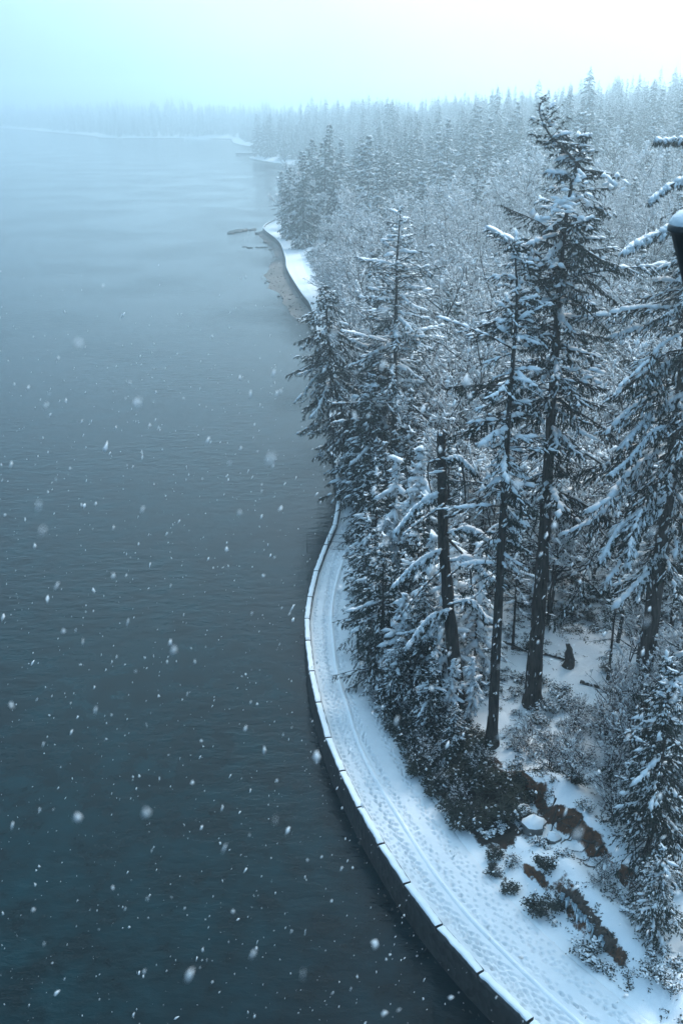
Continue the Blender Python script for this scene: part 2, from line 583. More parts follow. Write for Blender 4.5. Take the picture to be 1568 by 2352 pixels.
la = fm.attributes.new("litter", 'FLOAT', 'POINT')
la.data.foreach_set("value", litter(V[:, 0], V[:, 1], inland(V[:, 0], V[:, 1])).astype(np.float32))
tag(obj("forest_floor", fm), kind="structure")

SEA = .9
V = np.array([(-2250, -100, SEA), (2250, -100, SEA), (2250, 3580, SEA), (-2250, 3580, SEA)], float)
tag(obj("sea_water", to_mesh("sea_water", V, np.array([[0, 1, 2, 3]]), M_WATER)), kind="structure")


def offsets(cl):
    T = norm(np.gradient(cl, axis=0))
    return np.stack([T[:, 1], -T[:, 0]], -1)             # inland normal (land lies to the right)


def resample(P, step):
    L = np.r_[0, np.cumsum(np.linalg.norm(np.diff(P, axis=0), axis=1))]
    s = np.arange(0, L[-1], step)
    return np.stack([np.interp(s, L, P[:, k]) for k in range(2)], -1), s


def strip(name, cl, nrm, offs, zs, mat, smooth=True):
    """Sheet that follows the coast: columns at inland offsets offs with heights zs."""
    n = len(cl); k = len(offs)
    V = np.empty((n, k, 3))
    for j in range(k):
        V[:, j, :2] = cl + nrm * offs[j]; V[:, j, 2] = zs[j]
    i_ = np.arange(n * k).reshape(n, k)
    Q = np.stack([i_[:-1, :-1], i_[1:, :-1], i_[1:, 1:], i_[:-1, 1:]], -1).reshape(-1, 4)[:, ::-1]
    return to_mesh(name, V.reshape(-1, 3), Q, mat, smooth)


# near path: fine sheet with trodden footprints and the ridge of snow over the median kerb
rng = np.random.default_rng(11)
sub = coast_near[(coast_near[:, 1] > 36) & (coast_near[:, 1] < 150)]
cl, cs = resample(sub, .095)
cn = offsets(cl)
k_ = np.ones(41) / 41
for q in range(2):
    cn[:, q] = np.convolve(np.pad(cn[:, q], 20, mode='edge'), k_, 'valid')
cn = norm(cn)
PW0, PW1, NW = .45, 7.6, 76
of = np.linspace(PW0, PW1, NW)
Sg, Og = np.meshgrid(cs, of, indexing='ij')
PX = cl[:, None, 0] + cn[:, None, 0] * of; PY = cl[:, None, 1] + cn[:, None, 1] * of
PZ = 3.22 + .03 * vnoise(PX * .5, PY * .5, 21) + .012 * vnoise(PX * 3, PY * 3, 22, 2)
PZ -= .03 * np.exp(-((Og - 1.9) / .75) ** 4)
PZ += .05 * np.exp(-((Og - .75) / .25) ** 2)
PZ -= .55 * sstep(6.9, 7.6, Og)
ds, do = cs[1] - cs[0], of[1] - of[0]


def stamp(s, o, yaw, L=.17, Wd=.075, depth=.075):
    i = int(s / ds); j = int((o - PW0) / do)
    i0, i1 = max(0, i - 4), min(len(cs), i + 5); j0, j1 = max(0, j - 3), min(NW, j + 4)
    if i1 <= i0 or j1 <= j0: return
    a = cs[i0:i1, None] - s; b = of[None, j0:j1] - o
    ca, sa = math.cos(yaw), math.sin(yaw)
    u = (a * ca + b * sa) / L; v = (-a * sa + b * ca) / Wd
    r2 = u * u + v * v
    PZ[i0:i1, j0:j1] += -depth * np.exp(-r2 ** 1.5) + .03 * np.exp(-((np.sqrt(r2) - 1.5) / .4) ** 2)


for tr in range(17):
    o0 = rng.uniform(1.15, 2.75) if tr < 9 else rng.uniform(3.6, 6.2)
    s = rng.uniform(0, 2); ph = rng.uniform(0, 6.3); side = 1
    wob = rng.uniform(.1, .3); drift = rng.normal(0, .12)
    stride = rng.uniform(.58, .78)
    lo, hi = (1.0, 2.85) if tr < 9 else (3.5, 6.6)
    s_end = cs[-1] if tr < 14 else rng.uniform(40, 90)
    while s < s_end:
        o = o0 + wob * math.sin(s * .16 + ph) + .18 * math.sin(s * .05 + ph * 2) + drift * s / 40 + side * .1
        o = min(max(o, lo), hi)
        stamp(s, o, rng.normal(side * .12, .12), rng.uniform(.16, .23), rng.uniform(.075, .11), rng.uniform(.13, .22))
        s += stride * rng.uniform(.88, 1.12); side = -side
for k in range(420):                                     # a few dogs and strays
    stamp(rng.uniform(0, cs[-1]), rng.uniform(1.0, 6.5), rng.uniform(-.6, .6), .09, .06, rng.uniform(.02, .06))
i_ = np.arange(PZ.size).reshape(PZ.shape)
Q = np.stack([i_[:-1, :-1], i_[1:, :-1], i_[1:, 1:], i_[:-1, 1:]], -1).reshape(-1, 4)[:, ::-1]
tag(obj("snowy_path", to_mesh("snowy_path", np.stack([PX, PY, PZ], -1).reshape(-1, 3), Q, M_TROD, True)), kind="structure")
mo = np.linspace(-.24, .24, 9)
mz = np.array([-.04, .03, .09, .125, .135, .125, .09, .03, -.04])
MS, MO = np.meshgrid(cs[::3], mo, indexing='ij')
mw = 3.15 + .06 * np.sin(MS * .35)
MX = cl[::3, None, 0] + cn[::3, None, 0] * (mw + MO); MY = cl[::3, None, 1] + cn[::3, None, 1] * (mw + MO)
MZ = 3.235 + mz[None] * (1 + .35 * vnoise(MX * .8, MY * .8, 23)) + .012 * vnoise(MX * 4, MY * 4, 24, 2)
i2_ = np.arange(MZ.size).reshape(MZ.shape)
Q2 = np.stack([i2_[:-1, :-1], i2_[1:, :-1], i2_[1:, 1:], i2_[:-1, 1:]], -1).reshape(-1, 4)[:, ::-1]
tag(obj("median_kerb", to_mesh("median_kerb", np.stack([MX, MY, MZ], -1).reshape(-1, 3), Q2, M_SNOW, True)), kind="structure")

# the path further round the bay and out to the point
sub2 = coast_near[(coast_near[:, 1] >= 148)]
cl2, _ = resample(sub2, 2.5); cn2 = offsets(cl2)
tag(obj("far_path", strip("far_path", cl2, cn2, [.5, 3, 3.4, 3.8, 6.5, 7.5], [3.2, 3.2, 3.3, 3.2, 3.2, 2.4], M_SNOW)), kind="structure")
farc = coast[(coast[:, 1] > 1040)]
cl3, _ = resample(farc, 8.0); cn3 = offsets(cl3)

# seawall: masonry face, and coping stones with their own caps of snow
wall = tag(empty("seawall", (0, 0, 0)), "long curved stone seawall edging the snowy path above dark water", "wall")
full, _ = resample(coast_near, 1.0); fn = offsets(full)
obj("wall_face", strip("wall_face", full, fn, [-.34, -.26, -.1, -.02, .0, .5, .5], [-1.5, .3, 2.2, 3.2, 3.34, 3.34, 2.6], M_WALL, False), wall)
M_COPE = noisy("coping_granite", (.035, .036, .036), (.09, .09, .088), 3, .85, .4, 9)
# coping stones lie along the near stretch; their joints are where the photograph has them
joints = np.array([(16.0, 45.6), (12.8, 49.7), (9.9, 53.8), (7.3, 58.2), (5.1, 62.7), (3.2, 67.3), (1.5, 72.1), (-0.1, 77.3), (-1.5, 82.6),
                   (-2.6, 88.9), (-3.5, 95.1), (-4.1, 101.9), (-4.4, 107.2), (-4.2, 113.0), (-3.6, 120.6), (-2.4, 129.1), (-1.2, 136.2), (-0.6, 146)])


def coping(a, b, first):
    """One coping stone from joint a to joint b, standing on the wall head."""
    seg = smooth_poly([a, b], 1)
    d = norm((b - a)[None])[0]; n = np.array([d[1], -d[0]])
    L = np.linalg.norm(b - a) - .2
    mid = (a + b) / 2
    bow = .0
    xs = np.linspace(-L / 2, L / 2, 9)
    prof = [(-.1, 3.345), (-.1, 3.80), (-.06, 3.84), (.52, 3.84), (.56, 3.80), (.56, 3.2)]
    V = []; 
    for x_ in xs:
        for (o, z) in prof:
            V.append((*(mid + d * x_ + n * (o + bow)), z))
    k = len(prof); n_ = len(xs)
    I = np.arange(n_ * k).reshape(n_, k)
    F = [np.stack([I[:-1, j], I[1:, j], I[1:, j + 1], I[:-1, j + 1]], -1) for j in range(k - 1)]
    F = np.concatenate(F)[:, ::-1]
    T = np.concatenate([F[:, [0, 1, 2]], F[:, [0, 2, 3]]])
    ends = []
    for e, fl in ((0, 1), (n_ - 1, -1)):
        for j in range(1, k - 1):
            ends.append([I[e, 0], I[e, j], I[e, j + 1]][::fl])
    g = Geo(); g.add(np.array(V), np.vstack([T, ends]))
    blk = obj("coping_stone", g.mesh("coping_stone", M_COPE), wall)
    # snow cap, a rounded pillow
    r_c = np.random.default_rng(int(abs(a[0] * 97 + a[1] * 31)))
    xs = np.linspace(-L / 2 + .01, L / 2 - .01, 21); cols = np.array([-.1, -.09, .0, .12, .25, .38, .48, .50])  # cap stops short inland; the bared dark stone stands in for a shadow line
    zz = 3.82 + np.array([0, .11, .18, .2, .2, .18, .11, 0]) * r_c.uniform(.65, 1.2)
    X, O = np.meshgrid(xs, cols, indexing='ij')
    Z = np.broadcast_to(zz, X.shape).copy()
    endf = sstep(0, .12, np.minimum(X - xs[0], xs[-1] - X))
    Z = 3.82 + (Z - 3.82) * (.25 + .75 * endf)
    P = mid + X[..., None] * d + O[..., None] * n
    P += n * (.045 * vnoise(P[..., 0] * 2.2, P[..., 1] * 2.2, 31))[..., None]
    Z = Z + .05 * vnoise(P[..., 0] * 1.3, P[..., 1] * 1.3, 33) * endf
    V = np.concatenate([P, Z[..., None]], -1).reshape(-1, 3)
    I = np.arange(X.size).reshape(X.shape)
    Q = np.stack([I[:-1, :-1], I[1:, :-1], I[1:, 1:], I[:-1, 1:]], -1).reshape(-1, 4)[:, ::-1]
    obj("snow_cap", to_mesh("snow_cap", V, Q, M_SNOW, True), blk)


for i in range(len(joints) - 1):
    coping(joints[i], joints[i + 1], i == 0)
sub = coast_near[coast_near[:, 1] > 146]
cl4, _ = resample(sub, 2.0); cn4 = offsets(cl4)
cp = obj("coping_run", strip("coping_run", cl4, cn4, [-.08, -.08, .55, .55], [3.3, 3.8, 3.8, 3.1], M_COPE, False), wall)
obj("snow_cap", strip("snow_cap", cl4, cn4, [-.1, -.06, .2, .5, .58], [3.78, 3.95, 4.0, 3.95, 3.78], M_SNOW), cp)

# tidal flat in the bay before the point
inner = [p_ for p_ in NEAR if 270 < p_[1] < 530]
inner = smooth_poly(inner, 8)
outer = smooth_poly([(-5.5, 274), (-9, 290), (-14.2, 298), (-19.8, 331), (-27.4, 364), (-30.4, 394), (-28.6, 428), (-30.5, 448), (-35, 478), (-41.5, 508), (-43, 524)], 8)
n_ = 90; k = 14
a, _ = poly(np.c_[inner, np.zeros(len(inner))], np.linspace(0, 1, n_)); b_, _ = poly(np.c_[outer, np.zeros(len(outer))], np.linspace(0, 1, n_))
tt = np.linspace(0, 1, k)
P = a[:, None] * (1 - tt)[None, :, None] + b_[:, None] * tt[None, :, None]
P[..., 2] = SEA + .75 * (1 - tt[None]) ** 1.2 - .12 * tt[None] + .13 * vnoise(P[..., 0] * .12, P[..., 1] * .07, 41) * np.minimum(1, tt * 4)[None]
I = np.arange(n_ * k).reshape(n_, k)
Q = np.stack([I[:-1, :-1], I[1:, :-1], I[1:, 1:], I[:-1, 1:]], -1).reshape(-1, 4)
tag(obj("tidal_flat", to_mesh("tidal_flat", P.reshape(-1, 3), Q, M_MUD, True)), kind="structure")

# low sea ledges on the far shores: wall face and snow-covered path
tag(obj("far_shore_path", strip("far_shore_path", cl3, cn3, [-1.5, 0, .2, 3, 9, 16], [-.6, 1.6, 2.4, 2.5, 2.6, 2.0], M_SNOW)), kind="structure")
fw = tag(obj("far_seawall", strip("far_seawall", cl3, cn3, [-1.9, -1.7, -.3], [-1, .9, 2.1], M_WALL, False)),
         "thin pale-topped seawall line along the misty far shore", "wall")


rt = np.random.default_rng(45)
toe = Geo()
tcl, ts_ = resample(coast_near[(coast_near[:, 1] > 30) & (coast_near[:, 1] < 330)], .22); tn = offsets(tcl)
o_ = -.25 - np.abs(rt.normal(0, .75, len(tcl)))
c3_ = np.c_[tcl + tn * o_[:, None], SEA - .12 - .12 * np.abs(o_)]
sz = rt.uniform(.14, .5, len(tcl))
lumps(toe, c3_, rt.normal(0, 1, (len(tcl), 3)) * [1, 1, .15], sz, sz * .8, sz * .45, rt)
tag(obj("wall_toe_rocks", toe.mesh("wall_toe_rocks", M_WETROCK)), "dark weedy stones at the waterline along the foot of the seawall", "rocks", kind="stuff")
bst = Geo(); n_s = 900
ii = rt.integers(0, P.shape[0], n_s); jj = np.minimum((rt.uniform(0, 1, n_s) ** .8 * P.shape[1]).astype(int), P.shape[1] - 1)
sz = rt.lognormal(math.log(.28), .45, n_s)
lumps(bst, P[ii, jj] + rt.normal(0, 1.2, (n_s, 3)) * [1, 1, 0], rt.normal(0, 1, (n_s, 3)) * [1, 1, .1], sz, sz * .7, sz * .4, rt)
tag(obj("beach_stones", bst.mesh("beach_stones", M_WETROCK)), "small dark stones strewn over the tidal flat before the point", "stones", kind="stuff")


# ------------------------------------------------------------------ tree generators
def conifer(rng, stem, r0, r1, t0, R, nb, prof=None, droop=.35, pitch=(-8, 32), tw=5.0, bl=.34, bw=.055, bpm=4.5,
            hang=.45, snow=.5, lump=1.0, azf=None, coarse=False, ragged=.15, sides=9, wood_sides=4, skirt=0):
    stem = np.asarray(stem, float)
    W_, N_, Sn, Tk = Geo(), Geo(), Geo(), Geo()
    ts = np.linspace(0, 1, 26)
    P, _ = poly(stem, ts)
    H = np.linalg.norm(np.diff(stem, axis=0), axis=1).sum()
    rad = r1 + (r0 - r1) * (1 - ts) ** .9 + r0 * .5 * np.exp(-ts * H / max(r0 * 1.6, .1))
    rad[-1] = .012
    # trunk with an uneven bark outline
    m_ = sides
    tubes(Tk, P[None], rad[None], m_)
    Tk.V[0] = Tk.V[0] + rng.normal(0, 1, Tk.V[0].shape) * .07 * np.repeat(rad, m_)[:, None] * np.array([1, 1, 0])
    u = rng.uniform(0, 1, nb) ** .92
    t = t0 + (1 - t0) * u
    base, _ = poly(stem, np.minimum(t, .985))
    az = rng.uniform(0, 2 * math.pi, nb)
    pf = (1 - u) ** .75 * np.minimum(1, .45 + u / .18 * .55) if prof is None else prof(u, az)
    L = np.maximum(R * pf * rng.uniform(.5, 1.2, nb) * np.where(rng.uniform(0, 1, nb) < ragged, .45, 1), .25)
    if azf is not None: L = L * azf(az, u)
    pit = np.radians(pitch[0] + (pitch[1] - pitch[0]) * u + rng.normal(0, 12, nb))
    K = 6; s = np.linspace(0, 1, K)
    dirx = np.stack([np.cos(az), np.sin(az), np.zeros(nb)], -1)
    lat = np.stack([-np.sin(az), np.cos(az), np.zeros(nb)], -1)
    dr = droop * rng.uniform(.5, 1.5, nb)
    rch = L[:, None] * s; zz = L[:, None] * (np.tan(pit)[:, None] * s - dr[:, None] * s ** 2 + .35 * dr[:, None] * s ** 4)
    wob = rng.normal(0, .05, (nb, K)).cumsum(1) * L[:, None] * s
    BP = base[:, None] + rch[..., None] * dirx[:, None] + wob[..., None] * lat[:, None]
    BP[..., 2] += zz
    BR = (.010 * L[:, None] + .016) * (1 - .85 * s)
    tubes(W_, BP, BR, wood_sides)
    nd = int(H * max(t0 - .05, 0) * 1.6)
    if nd > 4:
        td = rng.uniform(.06, t0 + .05, nd); c_, _ = poly(stem, td); a_ = rng.uniform(0, 6.3, nd)
        hd = np.stack([np.cos(a_), np.sin(a_), rng.uniform(-.35, .3, nd)], -1)
        rr0 = np.interp(td, ts, rad)[:, None]; ld_ = rng.uniform(.3, 2.0, (nd, 1))
        spikes(W_, c_ + hd * rr0 * .8, c_ + hd * (rr0 + ld_), .035)
        lumps(Sn, c_ + hd * (rr0 + ld_ * .4) + UP * .05, hd, ld_[:, 0] * .3, .07, .07, rng)
        ns_ = nd * 2
        td = rng.uniform(.02, .9, ns_); c_, _ = poly(stem, td); a_ = rng.normal(3.6, .7, ns_)
        hd = np.stack([np.cos(a_), np.sin(a_), np.zeros(ns_)], -1)
        lumps(Sn, c_ + hd * np.interp(td, ts, rad)[:, None] * .93, np.tile([[.1, .1, 1.]], (ns_, 1)), rng.uniform(.1, .4, ns_), rng.uniform(.05, .12, ns_), .05, rng)
    # side twigs
    nt_ = np.maximum(3, (L * tw * rng.uniform(.5, 1.3, nb))).astype(int)
    bi = np.repeat(np.arange(nb), nt_); n = len(bi)
    ss = rng.uniform(.14, 1, n) ** .85
    f = ss * (K - 1); k0 = np.minimum(f.astype(int), K - 2); fr = (f - k0)[:, None]
    p0 = BP[bi, k0] * (1 - fr) + BP[bi, k0 + 1] * fr
    T = norm(BP[bi, k0 + 1] - BP[bi, k0])
    Bn = norm(np.cross(T, UP)); sd_ = rng.choice([-1, 1], n)[:, None]
    d = norm(T * rng.uniform(.45, .95, (n, 1)) + Bn * sd_ * rng.uniform(.25, 1, (n, 1)) + UP * rng.uniform(-.5 * hang - .1, .12, (n, 1)))
    l = np.clip((.36 * L[bi] * (1.02 - ss) ** .7 + .22) * rng.uniform(.5, 1.25, n), .15, 1.9)
    e = p0 + d * l[:, None] - UP * (hang * .25 * l[:, None] ** 1.5)
    spikes(W_, p0, e, .012 + .006 * l)
    mb_ = np.maximum(2, l * bpm).astype(int) + 1
    ti = np.repeat(np.arange(n), mb_); m = len(ti)
    qq = rng.uniform(0, 1, m)[:, None]
    b0 = p0[ti] + (e - p0)[ti] * qq
    s2 = norm(np.cross(d, UP))[ti] * rng.choice([-1, 1], m)[:, None]
    bd = norm(d[ti] * rng.uniform(.4, 1, (m, 1)) + s2 * rng.uniform(.1, .9, (m, 1)) + UP * (-hang * rng.uniform(.1, 1.7, (m, 1))))
    blen = bl * rng.uniform(.6, 1.5, m)
    (leaves if coarse else spikes)(N_, b0, b0 + bd * blen[:, None], bw * rng.uniform(.7, 1.4, m), .5)
    # snow: per branch more or less, along the twigs and the branch ridge
    sb = np.clip(rng.normal(snow, .33, nb), 0.02, 1)
    has = rng.uniform(0, 1, n) < sb[bi]
    for rep in range(2 if coarse else 4):
        h_ = has & (rng.uniform(0, 1, n) < (1, .55, .8, .5)[rep])
        qv = rng.uniform(.1, .95, h_.sum())[:, None]
        pc = p0[h_] + (e - p0)[h_] * qv + UP * .045
        sc = lump * rng.uniform(.55, 1.35, h_.sum())
        lumps(Sn, pc, (e - p0)[h_], (np.minimum(l[h_] * .4, .5) if coarse else np.minimum(.06 + l[h_] * .14, .24)) * sc, (.085 if coarse else .075) * sc, (.085 if coarse else .08) * sc, rng)
    nr_ = np.maximum(1, (L * (1.7 if coarse else 3.4) * sb)).astype(int)
    bi2 = np.repeat(np.arange(nb), nr_); n2 = len(bi2)
    f = rng.uniform(.15, 1, n2) * (K - 1); k0 = np.minimum(f.astype(int), K - 2); fr = (f - k0)[:, None]
    pc = BP[bi2, k0] * (1 - fr) + BP[bi2, k0 + 1] * fr + UP * .07
    sc = lump * rng.uniform(.6, 1.7, n2) * (.5 + sb[bi2])
    lumps(Sn, pc, BP[bi2, k0 + 1] - BP[bi2, k0], .3 * sc, .13 * sc, .11 * sc, rng)
    return dict(trunk=Tk, branches=W_, foliage=N_, snow_load=Sn, BP=BP, L=L)


def bare(rng, H, r0, spread=.5, n1=9, n2=6, n3=7, n4=6, snow=.75, t0=.25, up=.5, sw=.034, stems=1, twl=1.0, lean=(0, 0)):
    Tk, Br, Sn = Geo(), Geo(), Geo()
    BPs = []; BR = []
    K = 5; s = np.linspace(0, 1, K)
    for k in range(stems):
        a = rng.uniform(0, 6.3); sp = 0.0 if stems == 1 else rng.uniform(.1, .35)
        e = np.array([math.cos(a) * sp * H + lean[0], math.sin(a) * sp * H + lean[1], H * rng.uniform(.75, 1)])
        P = np.array([0, 0, 0]) + e * s[:, None] + rng.normal(0, .02 * H, (K, 3)) * s[:, None]
        P[0] = np.array([math.cos(a), math.sin(a), 0]) * (.12 * (stems > 1))
        BPs.append(P); BR.append(r0 * (1 - .9 * s) / (1 if stems == 1 else 1.6))
    BPs = np.array(BPs); BR = np.array(BR)
    tubes(Tk, BPs, BR, 7)
    par, pr = BPs, BR
    Lp = np.linalg.norm(par[:, -1] - par[:, 0], axis=1)

    def children(par, Lp, cnt, ratio, smin, ang, upw):
        n0 = len(par)
        c = np.maximum(1, rng.poisson(cnt, n0))
        pi = np.repeat(np.arange(n0), c); n = len(pi)
        ss = rng.uniform(smin, 1, n)
        f = ss * (K - 1); k0 = np.minimum(f.astype(int), K - 2); fr = (f - k0)[:, None]
        p0 = par[pi, k0] * (1 - fr) + par[pi, k0 + 1] * fr
        T = norm(par[pi, k0 + 1] - par[pi, k0])
        rv = norm(rng.normal(0, 1, (n, 3))); rv = norm(rv - T * (rv * T).sum(1, keepdims=True))
        A = np.radians(rng.normal(ang, 10, n))[:, None]
        d = norm(T * np.cos(A) + rv * np.sin(A))
        l = Lp[pi] * ratio * rng.uniform(.55, 1.2, n) * (1.15 - .6 * ss)
        d2 = norm(d + UP * upw + rng.normal(0, .15, (n, 3)))
        st = s[None, :, None]
        P = p0[:, None] + l[:, None, None] * (d[:, None] * st * (1 - st * .5) + d2[:, None] * st * st * .5)
        P = P + rng.normal(0, .018, P.shape) * l[:, None, None] * st
        return P, l

    p1, l1 = children(par, Lp, n1, .55 * spread + .2, t0, 52, up)
    R1 = (.012 * l1 + .02)[:, None] * (1 - .75 * s)
    tubes(Br, p1, R1, 4)
    p2, l2 = children(p1, l1, n2, .5, .15, 45, up * .7)
    R2 = (.010 * l2 + .012)[:, None] * (1 - .75 * s)
    tubes(Br, p2, R2, 3)
    p3, l3 = children(p2, l2, n3, .5, .1, 42, up * .4)
    l3c = l3
    spikes(Br, p3[:, 0], p3[:, 2], .016); spikes(Br, p3[:, 2], p3[:, 4], .012)
    p4, l4 = children(p3, np.maximum(l3, .5), n4, .55 * twl, .1, 40, .15)
    spikes(Br, p4[:, 0], p4[:, 4], .011)

    def snow_on(P, i, j, w, prob):
        a = P[:, i]; b = P[:, j]; d = norm(b - a)
        flat = 1 - np.abs(d[:, 2])
        h_ = rng.uniform(0, 1, len(a)) < prob * np.clip(.25 + 1.1 * flat, 0, 1)
        a = a[h_]; b = b[h_]
        w = w * rng.uniform(.6, 1.5, len(a))
        leaves(Sn, a + UP * w[:, None] * .7, b + UP * w[:, None] * .6, w, 1.1, rng.uniform(.3, .6))
    for i in range(4):
        snow_on(p1, i, i + 1, sw * 2.2, snow); snow_on(p2, i, i + 1, sw * 1.6, snow)
    snow_on(p3, 0, 2, sw * 1.25, snow * .85); snow_on(p3, 2, 4, sw * 1.1, snow * .7)
    snow_on(p4, 0, 4, sw * 1.1, snow * .42)
    # blobs caught in forks
    h_ = rng.uniform(0, 1, len(p3)) < .5 * snow
    pc = p3[h_, 1] + UP * .05
    sc = rng.uniform(.5, 1.5, len(pc))
    lumps(Sn, pc, p3[h_, 2] - p3[h_, 0], 6.5 * sw * sc, 3.2 * sw * sc, 2.8 * sw * sc, rng)
    return dict(trunk=Tk, branches=Br, snow_load=Sn)


def make_tree(name, parts, label, cat, loc=(0, 0, 0), group=None, rz=0, sc=1.0, wood=None):
    root = tag(empty(name, loc, rz, sc), label, cat, group)
    obj("trunk", parts["trunk"].mesh("trunk", M_BARK, True), root)
    br = obj("branches", parts["branches"].mesh("branches", wood or M_TWIG), root)
    if "foliage" in parts:
        fo = obj("foliage", parts["foliage"].mesh("foliage", M_NEEDLE), root)
        obj("snow_load", parts["snow_load"].mesh("snow_load", M_SNOW, True), fo)
    else:
        obj("snow_load", parts["snow_load"].mesh("snow_load", M_SNOW, True), br)
    return root


def place(proto, x, y, rz, sc, label, group, dz=-.15):
    if proto.get("_used"):
        c = copy_tree(proto)
    else:
        c = proto
    c.location = (x, y, ground(x, y) + dz)
    c.rotation_euler = (0, 0, rz)
    c.scale = (sc, sc, sc * 1.0)
    tag(c, label, None, group)
    return c


USED = set()


def put(proto, x, y, rz, sc, label, group=None, dz=-.15, z=None):
    if proto.name in USED:
        c = copy_tree(proto)
        if "group" in c.keys() and not group: del c["group"]
    else:
        c = proto; USED.add(proto.name)
    c.location = (x, y, (ground(x, y) if z is None else z) + dz)
    c.rotation_euler = (0, 0, rz); c.scale = (sc, sc, sc)
    tag(c, label, None, group)
    return c


TRI = [0]


def count(parts):
    n = sum(g.tris() for g in parts.values() if isinstance(g, Geo))
    TRI[0] += n
    return n


# ------------------------------------------------------------------ hero trees
def base_at(x, y):
    return np.array([x, y, ground(x, y) - .2])


def hero(name, seed, pts, label, cat="tree", **kw):
    b0 = pts[0]
    stem = np.array(pts) - b0
    parts = conifer(np.random.default_rng(seed), stem, **kw)
    count(parts)
    return make_tree(name, parts, label, cat, b0), parts, b0


# tall fir with a doubled crown, its left leader bent over
bA = base_at(19.3, 86.0)
stemA = [bA, at(1248, 1250, 86.2), at(1268, 900, 86.6), at(1290, 560, 87), at(1310, 430, 87), at(1345, 290, 87)]


def profA(u, az):
    v = np.interp(u, [0, .12, .2, .34, .42, .62, .72, .9, 1], [.35, .75, .55, 1.0, .75, 1.0, .85, .36, .08])
    return v * (1 + .35 * np.sin(az * 2 + u * 23))


firA, pA, _ = hero("fir_tree", 3, stemA, "tallest dark fir with a bent second top above the hazy forest", r0=.8, r1=.06, t0=.36, R=7.4, ragged=.38, nb=290,
                   prof=profA, droop=.45, pitch=(-12, 25), tw=5.2, hang=.75, snow=.2, lump=1.3, bw=.06, bl=.30, bpm=9)
# the bent leader grows out of the same tree
lead = np.array([at(1338, 395, 87), at(1322, 372, 86.6), at(1290, 340, 86.2), at(1258, 305, 86), at(1240, 268, 86), at(1236, 238, 86)])
pl = conifer(np.random.default_rng(5), lead - bA, .16, .03, .12, 1.7, 46, prof=lambda u, az: .6 + .5 * np.sin(u * 3.0), droop=.2, pitch=(-5, 40), tw=6, hang=.35, snow=.25, bw=.075, bl=.4)
count(pl)
ld = obj("leader", pl["trunk"].mesh("leader", M_BARK, True), firA)
obj("twigs", pl["branches"].mesh("twigs", M_TWIG), ld); obj("needles", pl["foliage"].mesh("needles", M_NEEDLE), ld)
obj("snow", pl["snow_load"].mesh("snow", M_SNOW, True), ld)
# heavy pads of snow lodged in its crown
pads = Geo(); rg = np.random.default_rng(8)
for (px, py, n, sp) in [(1300, 470, 26, .75), (1330, 420, 12, .8), (1215, 590, 12, .7), (1190, 640, 22, .9), (1268, 600, 10, .35), (1340, 850, 30, 1.1), (1400, 420, 10, .6), (1240, 500, 8, .5)]:
    c = at(px, py, 84.5)
    pc = c - bA + rg.normal(0, 1, (n, 3)) * np.array([sp, .7, sp * .55])
    sc = rg.uniform(.6, 1.4, n)
    lumps(pads, pc, rg.normal(0, 1, (n, 3)) * [1, 1, .4], .42 * sc, .26 * sc, .2 * sc, rg)
obj("snow_pads", pads.mesh("snow_pads", M_SNOW, True), firA)

# leaner neighbour on its left
bB = base_at(14.4, 79.8)
stemB = [bB, at(1148, 1300, 80), at(1168, 950, 80.5), at(1188, 690, 81), at(1180, 545, 81)]


def profB(u, az):
    return np.interp(u, [0, .15, .35, .6, .8, 1], [.5, .8, .7, 1, .75, .2]) * (1 + .4 * np.sin(az * 2 + u * 31))


firB, _, _ = hero("fir_tree", 7, stemB, "slim fir with a bare lower trunk just left of the tallest fir", r0=.55, r1=.05, t0=.38, R=4.7, ragged=.35, nb=150,
                  prof=profB, droop=.4, pitch=(-15, 25), tw=5, hang=.6, snow=.45, lump=1.2, bpm=8, bw=.05, bl=.3)

# tall fir by the bay, straight trunk, broad crown
bC = base_at(8.0, 140)
firC, _, _ = hero("fir_tree", 12, [bC, at(906, 900, 140), at(911, 600, 140), at(920, 470, 140)],
                  "straight tall fir with tiered snowy boughs near the middle of the picture", r0=.55, r1=.05, t0=.14, R=6.6, nb=210,
                  prof=lambda u, az: np.interp(u, [0, .2, .5, .75, 1], [.8, 1, .95, .8, .12]) * (1 + .3 * np.sin(az * 2 + u * 27)),
                  droop=.3, pitch=(-8, 25), tw=4.2, hang=.45, snow=.5, lump=1.35, bpm=6, bw=.06, bl=.34)

# cedar leaning over the water at the left edge of the wood
bT = base_at(4.4, 160)
cedT, _, _ = hero("cedar_tree", 15, [bT, bT + np.array([-2.6, -.3, 8]), at(762, 880, 159), at(745, 650, 158)],
                  "dense dark cedar leaning out over the water from the shore wood", r0=.6, r1=.05, t0=.05, R=6.6, nb=320,
                  prof=lambda u, az: np.interp(u, [0, .15, .45, .8, 1], [.8, .95, 1, .6, .1]) * (1 + .22 * np.sin(az * 3 + u * 29)),
                  droop=.6, pitch=(-18, 18), tw=5.2, hang=.9, snow=.2, bw=.075, bl=.36, bpm=6.5, lump=1.2)

# big fir at the right edge, its crown out of frame
bD = base_at(29.6, 84.3)
firD, pD, _ = hero("fir_tree", 21, [bD, at(1512, 1300, 84.3), at(1545, 1050, 84.3), at(1575, 780, 84.3), at(1600, 450, 84.3)],
                   "thick-trunked fir at the right edge with long snow-heaped boughs", r0=.95, r1=.1, t0=.30, R=8.0, nb=160,
                   prof=lambda u, az: np.interp(u, [0, .2, .6, 1], [.7, .9, 1, .2]) * (1 + .35 * np.sin(az * 2 + u * 21)),
                   droop=.55, pitch=(-14, 15), tw=5, hang=.8, snow=.4, lump=1.3, bw=.06, bl=.32, bpm=7)

